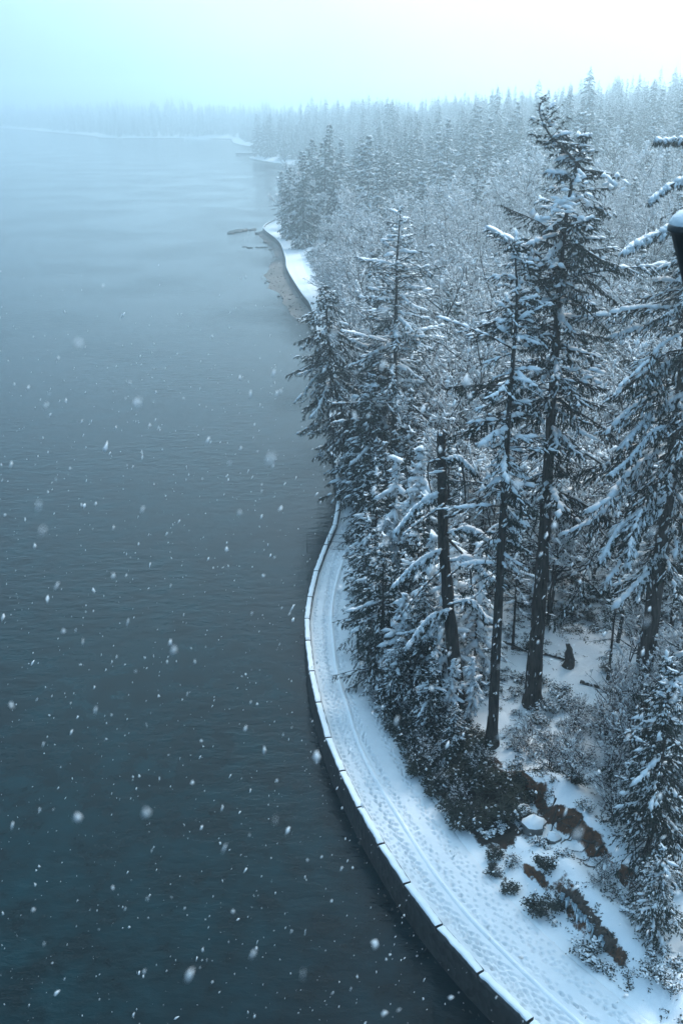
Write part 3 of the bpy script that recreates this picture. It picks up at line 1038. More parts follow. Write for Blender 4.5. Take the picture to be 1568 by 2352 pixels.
# ------------------------------------------------------------------ broken old snag
bS = base_at(11.8, 86)
rs = np.random.default_rng(31)
sn = tag(empty("snag", bS), "thick broken-topped dead trunk with gnarled limbs beside the path", "tree")
tk = Geo()
ps = np.array([bS, at(1046, 1560, 86), at(1030, 1400, 86), at(1018, 1250, 86), at(1014, 1120, 86), at(1013, 1000, 86)]) - bS
ps[0] = 0
P, _ = poly(ps, np.linspace(0, 1, 30))
rad = np.interp(np.linspace(0, 1, 30), [0, .05, .12, .5, .97, 1], [1.3, .9, .72, .5, .38, .2])
tubes(tk, P[None], rad[None], 14)
tk.V[0] += rs.normal(0, .05, tk.V[0].shape) * [1, 1, .6]
top = P[-1]
for k in range(22):                                       # splintered crown of the stub
    a = rs.uniform(0, 6.3); q0 = top + np.array([math.cos(a) * .3, math.sin(a) * .3, -.8])
    spikes(tk, q0[None], (q0 + [rs.normal(0, .15), rs.normal(0, .15), rs.uniform(.5, 2.6)])[None], .12)
obj("trunk", tk.mesh("trunk", M_BARK), sn)
lb = Geo(); ls = Geo()
limbs = [[(1016, 1190), (1052, 1180), (1068, 1150), (1062, 1080), (1050, 1030), (1030, 1000), (1012, 985)],
         [(1012, 1058), (985, 1062), (982, 1090), (990, 1130), (1010, 1180)],
         [(1014, 1085), (988, 1088)],
         [(1020, 1230), (1075, 1290), (1082, 1350), (1100, 1400)],
         [(1022, 1300), (970, 1350), (930, 1400), (900, 1440)],
         [(1030, 1390), (1090, 1370), (1120, 1330)],
         [(1018, 1160), (960, 1200), (925, 1230)],
         [(1024, 1330), (1100, 1260), (1135, 1215)]]
for li, L_ in enumerate(limbs):
    yy = 85.4 + rs.uniform(-.6, .3)
    q = np.array([at(x_, y_, yy) for x_, y_ in L_]) - bS
    t_ = np.linspace(0, 1, 12)
    q3 = smooth_poly(q, 4)
    q3, _ = poly(q3, t_)
    rad_ = np.linspace(.15, .05, 12) * (1.0 if li in (0, 3) else .75)
    tubes(lb, q3[None], rad_[None], 6)
    for i in range(11):
        d_ = q3[i + 1] - q3[i]
        if abs(d_[2]) / (np.linalg.norm(d_) + 1e-6) < .85 and rs.uniform() < .85:
            sc = rs.uniform(.8, 1.5)
            lumps(ls, (q3[i] + q3[i + 1])[None] / 2 + UP * rad_[i], d_[None], .35 * sc, .15 * sc, .14 * sc, rs)
lo = obj("limbs", lb.mesh("limbs", M_BARK, True), sn)
for i in range(8):
    k = rs.integers(8, 28); lumps(ls, P[k][None] + [[rs.normal(0, .25), -rad[k] * .8, 0]], np.array([[1., .2, .1]]), .3, .14, .12, rs)
lumps(ls, top[None] + [[0, 0, .1]], np.array([[1., 0, 0]]), .35, .3, .22, rs)
obj("snow_load", ls.mesh("snow_load", M_SNOW, True), lo)

# ------------------------------------------------------------------ prototypes for the repeated trees
PR = {}


def up_stem(H, lean=.02, rng=None):
    r_ = rng or np.random.default_rng(0)
    q = np.zeros((6, 3)); q[:, 2] = np.linspace(0, H, 6)
    q[1:, :2] += r_.normal(0, lean * H * .25, (5, 2)).cumsum(0) * .5
    return q


def proto(name, key, parts, cat, wood=None):
    count(parts)
    PR[key] = make_tree(name, parts, "tree", cat, (0, 0, 0), wood=wood)
    return PR[key]


for k, (H, R, nb, dr, hg, sn_) in enumerate([(15, 4.3, 225, .5, .8, .20), (18, 4.6, 240, .55, .9, .13), (12, 3.8, 190, .45, .6, .27)]):
    r_ = np.random.default_rng(100 + k)
    cp_ = lambda u, az: (1 - u) ** .7 * np.minimum(1, .8 + u) * (1 + .3 * np.sin(az * 3 + u * 17))
    proto("cedar_tree", f"shore{k}", conifer(r_, up_stem(H, .03, r_), .26, .02, .02, R, nb, prof=cp_, droop=.5, pitch=(-14, 30), tw=5.5, hang=hg, snow=sn_, bw=.055, bl=.28, bpm=8, lump=1.1), "tree")
for k, (H, R, sn_) in enumerate([(17, 3.9, .85), (12, 3.2, .75)]):
    r_ = np.random.default_rng(130 + k)
    proto("cedar_tree", f"white{k}", conifer(r_, up_stem(H, .04, r_), .24, .02, .10, R, 110, droop=.55, pitch=(-18, 22), tw=5, hang=.55, snow=sn_, bw=.05, bl=.26, bpm=7, lump=1.5, ragged=.3), "tree")
for k, (H, R, nb, sn_) in enumerate([(38, 6.0, 165, .42), (34, 5.4, 150, .34), (42, 6.6, 175, .5), (27, 5.2, 140, .62)]):
    r_ = np.random.default_rng(140 + k)
    ir = lambda u, az: (1 - u) ** .62 * np.minimum(1, .7 + u / .2 * .3) * (1 + .28 * np.sin(az * 2 + u * 25))
    proto("conifer_tree", f"mid{k}", conifer(r_, up_stem(H, .012, r_), .42, .03, .05, R, nb, prof=ir, droop=.45, pitch=(-16, 28), tw=2.6, bpm=2.2, bl=.8, bw=.18,
                                             hang=.6, snow=sn_, lump=2.0, wood_sides=3, sides=6, coarse=True), "tree")
# dense dark ones for the point
r_ = np.random.default_rng(170)
proto("conifer_tree", "dense", conifer(r_, up_stem(40, .01, r_), .5, .03, .03, 8.2, 170, prof=lambda u, az: (1 - u) ** .62 * np.minimum(1, .75 + u), droop=.45, pitch=(-18, 20),
                                       tw=2.6, bpm=2.2, bl=.95, bw=.22, hang=.9, snow=.2, lump=1.9, wood_sides=3, sides=6, coarse=True), "tree")
# thin understorey hemlocks
for k, (H, R) in enumerate([(14, 2.5), (10, 2.1), (18, 2.8)]):
    r_ = np.random.default_rng(180 + k)
    proto("hemlock_tree", f"hem{k}", conifer(r_, up_stem(H, .03, r_), .17, .015, .18, R, 70, droop=.3, pitch=(-12, 20), tw=4.5, bpm=2.6, bl=.26, bw=.035, hang=.5, snow=.4, lump=.85), "tree")
for k, kw in enumerate([dict(H=14, r0=.2, spread=.75, n1=11, n2=8), dict(H=16, r0=.24, spread=.7, n1=13, n2=7), dict(H=12, r0=.16, spread=.85, stems=3, n1=7, n2=6),
                        dict(H=17, r0=.25, spread=.65, n1=14, n2=7), dict(H=10, r0=.13, spread=.9, stems=4, n1=6, n2=6)]):
    r_ = np.random.default_rng(200 + k)
    proto("bare_tree", f"bare{k}", bare(r_, sw=.042, snow=.85, **kw), "tree")
for k, kw in enumerate([dict(H=4.2, r0=.06, spread=.9, stems=7, n1=6, n2=4, n3=4, n4=3, t0=.1, snow=.4, sw=.022, twl=1.3),
                        dict(H=5.5, r0=.08, spread=1.0, stems=5, n1=7, n2=4, n3=4, n4=3, t0=.1, snow=.65, sw=.028, twl=1.2)]):
    r_ = np.random.default_rng(220 + k)
    proto("bare_shrub", f"shrub{k}", bare(r_, **kw), "shrub")

print("proto tris", TRI[0])

# young cedars hanging over the path
G = "young cedars along the path"
spots = [("shore1", 4.3, 93.5, 1.3, 1.0, "broad dark cedar sweeping its lowest boughs over the path's middle bend"),
         ("shore0", 3.9, 101.5, 2.2, 1.0, "dark cedar behind the broad one, overhanging the widest white stretch of path"),
         ("shore2", 3.4, 108.5, .3, 1.1, "small cedar with bright snowy tips beside the path bend"),
         ("shore0", 4.2, 115.5, 4.0, 1.1, "cedar close to the path just before the wire fence"),
         ("shore1", 5.6, 123.0, 5.0, 1.0, "tall young cedar near the wire fence, hiding the path beyond"),
         ("shore2", 5.0, 130.5, 2.7, 1.35, "cedar at the water's edge past the wire fence"),
         ("shore0", 8.2, 97.5, 3.1, 1.15, "cedar between the path cedars and the broken trunk"),
         ("shore1", 8.3, 88.5, .9, .78, "short cedar in front of the broken trunk, low over the path"),
         ("shore2", 9.6, 106.0, 1.9, 1.3, "snowy cedar behind the broken dead trunk"),
         ("shore0", 8.8, 121.0, 5.6, 1.25, "cedar under the straight tall fir"),
         ("shore2", 5.6, 87.4, 5.2, .75, "half-grown cedar at the bank foot in front of the broad one"),
         ("shore0", 8.6, 82.8, 4.4, .62, "small dark cedar below the broken trunk, its boughs spread over the bank"),
         ("shore2", 10.6, 79.2, 2.9, .5, "smallest cedar on the bank, left of the slim fir's foot"),
         ("shore1", 4.4, 137.0, 2.2, 1.35, "tall dark cedar at the water's edge under the leaning shore cedar"),
         ("shore0", 6.4, 147.0, 4.9, 1.5, "tall cedar behind the one at the water's edge"),
         ("shore1", 4.8, 156.5, .4, 1.4, "tall cedar leaning its boughs over the hidden bend beyond the fence"),
         ("shore1", 5.5, 142.5, 3.1, 1.65, "big dark cedar drooping over the wall just beyond the wire fence"),
         ("shore0", 5.4, 151.0, 1.0, 1.75, "big dark cedar drooping over the hidden wall below the leaning cedar"),
         ("shore1", 9.5, 131.0, 1.2, 1.2, "cedar inland of the wire fence, left of the straight tall fir"),
         ("white0", 9.0, 108.0, 5.2, 1.2, "snow-heaped cedar right of the cedars at the path bend"),
         ("white1", 12.9, 84.2, 2.4, .62, "small snow-heaped cedar hiding the broken trunk's root flare"),
         ("white0", 10.4, 88.6, 1.1, .9, "snow-heaped cedar pressed against the broken trunk's left side"),
         ("white0", 14.0, 90.5, .4, .95, "snow-heaped young cedar between the broken trunk and the slim fir"),
         ("white0", 9.3, 92.0, 2.4, 1.0, "snow-heaped cedar just left of the broken trunk"),
         ("white1", 6.2, 91.0, 4.4, 1.0, "small snow-heaped cedar at the broad cedar's side"),
         ("white1", 12.2, 95.5, 1.4, 1.2, "snow-heaped cedar behind the broken trunk's foot"),
         ("white0", 6.4, 111.5, 3.3, 1.1, "snow-heaped cedar rising behind the cedars at the path bend"),
         ("white1", 10.8, 84.3, 5.4, .6, "little snow-heaped cedar on the bank under the broken trunk"),
         ("shore1", 13.0, 113.0, 3.4, 1.1, "cedar in the gap left of the slim fir")]
for key, x_, y_, rz, sc, lab in spots:
    put(PR[key], x_, y_, rz, sc, lab, G)
put(PR["shore1"], 24.3, 63.0, 2.0, .95, "dark cedar filling the lower right corner above the icicle ledge", "cedars at the right edge")
put(PR["shore0"], 26.0, 69.5, 4.4, 1.0, "dark cedar at the right edge beyond the earth bank", "cedars at the right edge")
put(PR["white0"], 30.5, 74.5, 2.2, .9, "snow-heaped cedar at the right edge under the thick fir", "cedars at the right edge")
put(PR["shore1"], 33.0, 79.5, 4.2, .85, "dark cedar at the right edge beside the thick fir's trunk", "cedars at the right edge")
put(PR["shore2"], 23.0, 56.3, 1.0, .7, "low snow-flecked cedar right of the icicles", "cedars at the right edge")

# understorey
rg = np.random.default_rng(51)
for k, (x_, y_, key, lab) in enumerate([(27.6, 89.0, "hem0", "slender hemlock on the snow right of the tallest fir's foot"), (19.0, 96.5, "hem2", "dark slender hemlock behind the tallest fir's trunk"),
                                        (14.2, 98, "hem1", "small thin hemlock left of the slim fir's trunk"), (22.5, 104, "hem0", "thin hemlock deep in the wood behind the stump"),
                                        (27.5, 107, "hem2", "tall thin hemlock deep in the wood near the right edge"), (33, 98, "hem2", "thin hemlock behind the thick right-edge trunk"),
                                        (17, 110, "hem0", "thin hemlock deep between the two tall firs"), (31.5, 112, "hem0", "pale hemlock far back at the right"),
                                        (24.5, 114, "hem1", "small hemlock far back between the trunks"), (36, 90, "hem1", "small hemlock at the right frame edge"), (13, 104, "hem2", "tall hemlock behind the dead trunk")]):
    put(PR[key], x_, y_, rg.uniform(0, 6.3), rg.uniform(.9, 1.2), lab, "hemlocks in the shade")

# bare shrubs with a known place
for key, x_, y_, rz, sc, lab in [("shrub0", 4.0, 89.6, 0, .8, "bare dark shrub reaching its twigs over the path, nearest the fir's foot"),
                                 ("shrub0", 3.6, 94.2, 2, .75, "bare twiggy shrub leaning over the path's middle bend"),
                                 ("shrub1", 25.5, 73.5, 1, 1.0, "long-armed bare shrub with snowy twigs right of the earth bank"),
                                 ("shrub1", 27.0, 78.5, 3, 1.15, "tall bare shrub in front of the thick right-edge trunk"),
                                 ("shrub1", 22.3, 66.3, 4.1, .75, "bare shrub at the top end of the earth bank"),
                                 ("shrub0", 20.4, 61.4, 2.2, .55, "low bare shrub above the icicle ledge"),
                                 ("shrub0", 10.6, 80.8, 5, .7, "bare bush at the path edge under the dead trunk"),
                                 ("shrub0", 12.8, 75.6, .6, .6, "bare bush below the slim fir's foot"),
                                 ("shrub1", 20.2, 71.8, 2.1, .7, "bare shrub at the lip of the earth bank's upper end"),
                                 ("shrub1", 23.6, 70.0, 5.1, .9, "bare snowy shrub between the earth bank and the right-edge cedar"),
                                 ("shrub1", 24.8, 76.8, .4, .8, "spreading bare shrub on the snow above the earth bank"),
                                 ("shrub0", 19.0, 75.4, 1.7, .8, "dark bare shrub between the slim fir's foot and the earth bank"),
                                 ("shrub1", 21.0, 78.0, 3.6, .7, "bare snowy shrub midway between the tallest fir and the earth bank"),
                                 ("shrub1", 26.5, 82.5, 4.6, .9, "bare snowy shrub right of the tallest fir's foot"),
                                 ("shrub0", 17.4, 78.6, .9, .7, "dark bare shrub right of the slim fir's foot"),
                                 ("shrub0", 22.4, 58.6, 3.0, .6, "low bare shrub over the lower end of the icicle ledge"),
                                 ("shrub1", 22.5, 81.0, 2.6, .6, "pale bare bush on the snow before the tallest fir")]:
    put(PR[key], x_, y_, rz, sc, lab, "bare shrubs by the path and bank")

ed_c, ed_s = resample(coast_near[(coast_near[:, 1] > 69) & (coast_near[:, 1] < 122)], 3.1); ed_n = offsets(ed_c)
re_ = np.random.default_rng(240)
for k in range(len(ed_c)):
    p_ = ed_c[k] + ed_n[k] * re_.uniform(7.3, 9.5)
    put(PR["shrub0"], p_[0], p_[1], re_.uniform(0, 6.3), re_.uniform(.45, .85), "bare dark-twigged bush in the tangle along the inland edge of the path", "tangle of bare bushes along the path edge")

# ------------------------------------------------------------------ the wood behind, tree by tree
rw = np.random.default_rng(77)
placed = [(p_[0], p_[1], 3.0) for p_ in [(19.3, 86), (14.4, 79.8), (8, 140), (5.6, 142), (29.6, 84.3), (11.8, 86)]]


def free(x, y, r):
    return all((x - a) ** 2 + (y - b) ** 2 > (.5 * (r + c)) ** 2 for a, b, c in placed)


n_con = n_bare = 0
extra = []
NC = 30000
Yc = 96 + (600 - 96) * rw.uniform(0, 1, NC) ** .8
Xc = -42 + rw.uniform(0, 1, NC) * (.40 * Yc + 10 + 42)
o_ = np.argsort(Yc + rw.uniform(0, 40, NC)); Xc, Yc = Xc[o_], Yc[o_]
cd = inland(Xc, Yc)
nz_ = vnoise(Xc * .03, Yc * .03, 91)
PL = np.zeros((4000, 3)); npl = len(placed); PL[:npl] = placed
for X, Y, d, q in zip(Xc, Yc, cd, nz_):
    if d < 9: continue
    if d < 24 and 372 < Y < 452: continue
    if d < 15 and Y < 175: continue
    if Y < 101 and 15 < X < 30: continue
    pc_ = .20 + .66 * sstep(330, 470, Y + 60 * q)
    if Y > 300 and d < 26: pc_ = .12
    if Y < 130: pc_ = 0
    con = rw.uniform() < pc_
    r = (7.5 + .006 * Y) if con else (5.6 + .006 * Y if Y > 130 else 5.6)
    if ((PL[:npl, 0] - X) ** 2 + (PL[:npl, 1] - Y) ** 2 < (.5 * (r + PL[:npl, 2])) ** 2).any(): continue
    if con and n_con >= 270: continue
    PL[npl] = (X, Y, r); npl += 1
    if con:
        n_con += 1
        key = f"mid{rw.integers(0, 4)}"
        sc = rw.uniform(.45, .8) if Y < 330 else rw.uniform(.55, 1.08)
        form = {"mid0": "broad", "mid1": "dark narrow", "mid2": "tall", "mid3": "bushy snow-heavy"}[key]
        side = "left part" if X < .03 * Y else "centre" if X < .17 * Y else "right part"
        size_ = "stunted " if sc < .62 else "towering " if sc > .95 else ""
        if Y < 290: lab, grp = f"{size_}{form} conifer among the bare trees, {side} of the middle wood", "conifers in the middle wood"
        elif Y < 420: lab, grp = f"{size_}{form} grey-blue conifer at the foot of the hill, {side} of the view", "conifers at the foot of the hill"
        elif Y < 510: lab, grp = f"{size_}{form} pale conifer half way up the misty hillside, {side} of the view", "misty hillside conifers"
        else: lab, grp = f"{size_}{form} faint conifer high on the misty hillside, {side} of the view", "misty hillside conifers"
        put(PR[key], X, Y, rw.uniform(0, 6.3), sc, lab, grp)
    else:
        sc = rw.uniform(1.0, 1.75)
        if n_bare >= 285:
            extra.append((X, Y)); continue
        n_bare += 1
        key = f"bare{rw.integers(0, 5)}"
        form = {"bare0": "single-stemmed", "bare1": "wide-crowned", "bare2": "three-stemmed", "bare3": "densely twigged", "bare4": "four-stemmed"}[key]
        size_ = "small " if sc < 1.2 else "large " if sc > 1.5 else ""
        far_ = "nearest" if Y < 140 else "middle" if Y < 200 else "rearmost"
        if d < 22: lab, grp = f"{size_}{form} snowy bare tree at the shoreward edge, {far_} ranks of the wood", "bare trees by the shore"
        elif X > .2 * Y: lab, grp = f"{size_}{form} snowy bare tree on the right side, {far_} ranks of the wood", "bare trees on the right"
        else: lab, grp = f"{size_}{form} snowy bare tree in mid-wood, {far_} ranks of the wood", "bare trees in the middle wood"
        put(PR[key], X, Y, rw.uniform(0, 6.3), sc, lab, grp)
print("wood", n_con, n_bare, len(extra))


def instancer(name, protos, X, Y, smin, smax, label):
    """A mass nobody could count: one object that stands a few tree shapes on many points."""
    me = bpy.data.meshes.new(name)
    me.vertices.add(len(X)); me.vertices.foreach_set("co", np.stack([X, Y, height(X, Y) - .4], -1).astype(np.float32).ravel())
    ob = tag(obj(name, me), label, "wood", kind="stuff")
    ng = bpy.data.node_groups.new(name, 'GeometryNodeTree')
    ng.interface.new_socket("Geometry", in_out='INPUT', socket_type='NodeSocketGeometry')
    ng.interface.new_socket("Geometry", in_out='OUTPUT', socket_type='NodeSocketGeometry')
    gi = ng.nodes.new("NodeGroupInput"); go = ng.nodes.new("NodeGroupOutput")
    iop = ng.nodes.new("GeometryNodeInstanceOnPoints")
    jg = ng.nodes.new("GeometryNodeGeometryToInstance")
    for o in protos:
        oi = ng.nodes.new("GeometryNodeObjectInfo"); oi.inputs["Object"].default_value = o; oi.inputs["As Instance"].default_value = True
        ng.links.new(oi.outputs["Geometry"], jg.inputs[0])
    a_ = ng.nodes.new("FunctionNodeRandomValue"); a_.data_type = 'FLOAT_VECTOR'; a_.inputs[1].default_value = (0, 0, 6.28); a_.inputs[0].default_value = (0, 0, 0)
    rs2 = np.random.default_rng(len(X))
    sa = me.attributes.new("size", 'FLOAT', 'POINT')
    sa.data.foreach_set("value", (rs2.uniform(smin, smax, len(X)) * (1 + .42 * vnoise(X * .025, Y * .025, 88))).astype(np.float32))
    s_ = ng.nodes.new("GeometryNodeInputNamedAttribute"); s_.data_type = 'FLOAT'; s_.inputs["Name"].default_value = "size"
    i_ = ng.nodes.new("FunctionNodeRandomValue"); i_.data_type = 'INT'; i_.inputs[4].default_value = 0; i_.inputs[5].default_value = len(protos) - 1
    iop.inputs["Pick Instance"].default_value = True
    ng.links.new(gi.outputs[0], iop.inputs["Points"]); ng.links.new(jg.outputs[0], iop.inputs["Instance"])
    ng.links.new(a_.outputs[0], iop.inputs["Rotation"]); ng.links.new(s_.outputs[0], iop.inputs["Scale"]); ng.links.new(i_.outputs[2], iop.inputs["Instance Index"])
    ng.links.new(iop.outputs[0], go.inputs[0])
    ob.modifiers.new("wood", 'NODES').node_group = ng
    return ob


def joined(name, pairs):
    """One loose mesh object (shape source for an instancer) from (Geo, material) pairs."""
    Vs, Fs, ms, n0 = [], [], [], 0
    for k, (g, m_) in enumerate(pairs):
        Vs += g.V; Fs += [f + n0 for f in g.F]; ms += [k] * g.tris(); n0 += g.n
    me = to_mesh(name, np.concatenate(Vs), np.concatenate(Fs), pairs[0][1])
    for g, m_ in pairs[1:]: me.materials.append(m_)
    me.polygons.foreach_set("material_index", np.array(ms, dtype=np.int32))
    return bpy.data.objects.new(name, me)


ex = np.array(extra)
bp = []
for k, kw in enumerate([dict(H=14, r0=.2, spread=.75, n1=11, n2=7), dict(H=11, r0=.15, spread=.9, stems=3, n1=6, n2=6), dict(H=16, r0=.24, spread=.7, n1=12, n2=7)]):
    pt = bare(np.random.default_rng(260 + k), sw=.06, snow=.85, n4=5, **kw); count(pt)
    bp.append(joined("far_bare_tree", [(pt["trunk"], M_BARK), (pt["branches"], M_TWIG), (pt["snow_load"], M_SNOW)]))
instancer("bare_wood", bp, ex[:, 0], ex[:, 1], 1.0, 1.75, "mass of snow-furred bare trees further back, crowns run together")

# fringe of trees that leans over the path round the bay
fr_c, fr_s = resample(coast_near[(coast_near[:, 1] > 172) & (coast_near[:, 1] < 335)], 4.6)
fr_n = offsets(fr_c)
for k in range(len(fr_c)):
    p_ = fr_c[k] + fr_n[k] * rw.uniform(6.6, 8.6)
    key = f"bare{rw.integers(0, 5)}"
    put(PR[key], p_[0], p_[1], rw.uniform(0, 6.3), rw.uniform(.8, 1.15), "snow-furred bare tree of the fringe leaning over the hidden path round the bay", "fringe of bare trees round the bay")
for x_, y_, key, sc, lab in [(13.5, 172, "mid3", .75, "snowy conifer behind the leaning shore cedar"), (8.5, 215, "mid1", .62, "grey conifer on the shore behind the leaning cedar"), (10, 262, "mid0", .6, "grey conifer where the wood meets the bay path"),
                             (22, 190, "mid3", .8, "bushy snowy conifer left of the straight tall fir's crown"), (-3, 340, "mid1", .55, "small dark conifer above the bay path"), (24, 158, "mid2", .55, "snowy conifer right of the straight tall fir")]:
    put(PR[key], x_, y_, rw.uniform(0, 6.3), sc, lab, "conifers behind the shore cedar")
# dark trees on the point
for x_, y_, sc, lab in [(-16.5, 444, 1.0, "largest dark conifer on the snowy point"), (-7, 462, 1.05, "dark conifer behind the largest one on the point"), (-23.5, 478, .8, "leftmost dark conifer on the snowy point"),
                        (-14, 500, 1.0, "dark conifer at the back of the snowy point"), (-3, 430, .85, "dark conifer at the landward side of the point"), (-6, 520, 1.15, "tallest spire among the point's dark conifers")]:
    put(PR["dense"], x_, y_, rw.uniform(0, 6.3), sc, lab, "dark conifers on the point")
# second point in the mist
for k, (x_, y_) in enumerate([(-98, 1240), (-88, 1215), (-80, 1190), (-70, 1230), (-60, 1170), (-84, 1262), (-48, 1140), (-36, 1120)]):
    put(PR["dense"], x_, y_, rw.uniform(0, 6.3), rw.uniform(.85, 1.15), "blue-grey conifer on the second, misty point", "conifers on the misty second point")

# ------------------------------------------------------------------ far-off wood: one mass, instanced low-detail trees
far_protos = []
for k in range(4):
    r_ = np.random.default_rng(300 + k)
    g1, g2 = Geo(), Geo()
    H = r_.uniform(30, 42); n = 190
    u = np.sort(r_.uniform(0, 1, n) ** .85); z = H * (.06 + .94 * u)
    az = r_.uniform(0, 6.3, n); L = ((5.2, 6.4, 8.2, 5.8)[k] * (1 - u) ** .75 * (1 + .25 * np.sin(az * 2 + u * 21)) + .35) * r_.uniform(.55, 1.15, n)
    p0 = np.stack([np.zeros(n), np.zeros(n), z], -1)
    p1 = p0 + np.stack([np.cos(az) * L, np.sin(az) * L, -L * r_.uniform(.1, .6, n)], -1)
    leaves(g1, p0, p1, .22 * L + .12, .5, .7)
    tubes(g1, np.array([[[0, 0, 0], [0, 0, H * .5], [0, 0, H]]], float), np.array([[.4, .22, .02]]), 5)
    for f_ in (.45, .72, .95):
        h_ = r_.uniform(0, 1, n) < .62
        lumps(g2, (p0 + (p1 - p0) * f_)[h_] + UP * .15 + r_.normal(0, .15, (h_.sum(), 3)), (p1 - p0)[h_], (.17 * L + .1)[h_], (.10 * L + .09)[h_], (.07 * L + .08)[h_], r_)
    far_protos.append(joined("far_tree", [(g1, M_NEEDLE), (g2, M_SNOW)]))

pts = []
r_ = np.random.default_rng(320)
N = 42000
Y = 560 + (3100 - 560) * r_.uniform(0, 1, N) ** 1.35
X = -1150 * (Y / 3100) ** 1 + r_.uniform(0, 1, N) * (1150 * (Y / 3100) + .42 * Y)
d = inland(X, Y)
ok = (d > 14) & ((Y < 1300) | (d < 260)) & ((Y < 900) | (d < 420))
X, Y, d = X[ok], Y[ok], d[ok]
# thin out so crowns do not pile up
cell = {}
sel = []
for i in range(len(X)):
    key = (int(X[i] / 6.2), int(Y[i] / 6.2))
    if key in cell: continue
    cell[key] = 1; sel.append(i)
X, Y = X[sel], Y[sel]
instancer("far_wood", far_protos, X, Y, .3, 1.12, "mass of pale snowy conifers dissolving into the mist beyond the hillside")
print("far wood", len(X))

# ------------------------------------------------------------------ evergreen shrubs and ground cover
def bush(rng, r, h, nl, nl_snow, size=.17, droop=.3):
    Bs, Lf, Sn = Geo(), Geo(), Geo()
    n = 14
    a = rng.uniform(0, 6.3, n); rr_ = r * np.sqrt(rng.uniform(.1, 1, n))
    e = np.stack([np.cos(a) * rr_, np.sin(a) * rr_, h * rng.uniform(.6, 1.05, n) * (1 - .45 * (rr_ / r) ** 2)], -1)
    spikes(Bs, np.zeros((n, 3)) + rng.normal(0, .06, (n, 3)) * [1, 1, 0], e, .022)
    c = e[rng.integers(0, n, nl)] * rng.uniform(.45, 1.05, (nl, 1)) + rng.normal(0, .16 * r, (nl, 3)) * [1, 1, .6]
    c[:, 2] = np.abs(c[:, 2]) + .03
    a = rng.uniform(0, 6.3, nl)
    d = norm(np.stack([np.cos(a), np.sin(a), rng.normal(-droop, .4, nl)], -1))
    leaves(Lf, c, c + d * (size * rng.uniform(.6, 1.5, nl))[:, None], size * .36 * rng.uniform(.7, 1.2, nl), .25, .5)
    k = rng.integers(0, nl, nl_snow)
    pc = c[k] + UP * .05 + d[k] * size * .5
    pc = pc[pc[:, 2] > .25 * h]
    sc = rng.uniform(.5, 1.5, len(pc))
    lumps(Sn, pc, d[k][:len(pc)] * [1, 1, .2], size * .75 * sc, size * .5 * sc, size * .4 * sc, rng)
    return dict(stems=Bs, leaves=Lf, snow_load=Sn)


def make_bush(name, key, parts):
    count(parts)
    root = tag(empty(name, (0, 0, 0)), "shrub", "shrub")
    obj("stems", parts["stems"].mesh("stems", M_TWIG), root)
    lf = obj("leaves", parts["leaves"].mesh("leaves", M_LEAF), root)
    obj("snow_load", parts["snow_load"].mesh("snow_load", M_SNOW, True), lf)
    PR[key] = root


make_bush("evergreen_shrub", "bush0", bush(np.random.default_rng(401), 1.2, 1.5, 820, 12))
make_bush("evergreen_shrub", "bush1", bush(np.random.default_rng(402), 1.0, 1.1, 680, 8))
make_bush("evergreen_shrub", "bush2", bush(np.random.default_rng(403), 1.1, 1.0, 420, 190))
make_bush("evergreen_shrub", "bush3", bush(np.random.default_rng(404), .8, .7, 260, 120))

rb = np.random.default_rng(411)
nb_ = 0
bp_ = []
CX = rb.uniform(-2, 36, 9000); CY = rb.uniform(46, 128, 9000)
CD = inland(CX, CY)
NZ = vnoise(CX * .18, CY * .18, 95)
for X, Y, d, q in zip(CX, CY, CD, NZ):
    if d < 7.2 or nb_ >= 298: continue
    bank = (69 < Y < 128) and d < 13.5 - .0 * Y + 1.5 * q and Y > 68
    if bank:
        pr = 1; r = .74 if Y < 88 else 1.3; keys = ["bush0", "bush1", "bush0"]
        lab, grp = "dark evergreen shrub on the path bank", "shrubs on the path bank"
    elif Y > 74 and d < 24:
        pr = .18 + .3 * (q > 0); r = 1.5; keys = ["bush2", "bush3"]
        lab, grp = "evergreen shrub on the slope below the tall firs", "low shrubs below the firs"
    elif Y > 60 and d < 13:
        pr = .25 + .5 * (q > 0); r = 1.1; keys = ["bush1", "bush3", "bush2"]
        lab, grp = "evergreen shrub between path and earth bank", "small shrubs by the earth bank"
    elif Y <= 60:
        pr = .2 + .45 * (q > 0); r = 1.2; keys = ["bush3", "bush2"]
        lab, grp = "evergreen shrub in the snow near the icicle ledge", "small shrubs by the icicle ledge"
    elif X > 20:
        pr = .1; r = 2.0; keys = ["bush2", "bush0"]
        lab, grp = "evergreen shrub under the right-hand trees", "shrubs under the right-hand trees"
    else:
        continue
    if 21 < X < 27 and 88 < Y < 96: continue
    if rb.uniform() > pr: continue
    if any((X - a_) ** 2 + (Y - b_) ** 2 < r * r for a_, b_ in bp_): continue
    bp_.append((X, Y)); nb_ += 1
    kk = keys[rb.integers(0, len(keys))]; ss_ = rb.uniform(.9, 1.5) if bank else rb.uniform(.7, 1.25)
    lab = ("big " if ss_ > (1.25 if bank else 1.05) else "little " if ss_ < (1.05 if bank else .85) else "") + lab
    lab += {"bush0": ", tall leafy kind", "bush1": ", low leafy kind", "bush2": ", snow-laden kind", "bush3": ", tuft-sized"}[kk]
    if bank: lab += ", below the trunks" if Y < 86 else ", under the cedars"
    put(PR[kk], X, Y, rb.uniform(0, 6.3), ss_, lab, grp, dz=-.1)
print("shrubs", nb_)

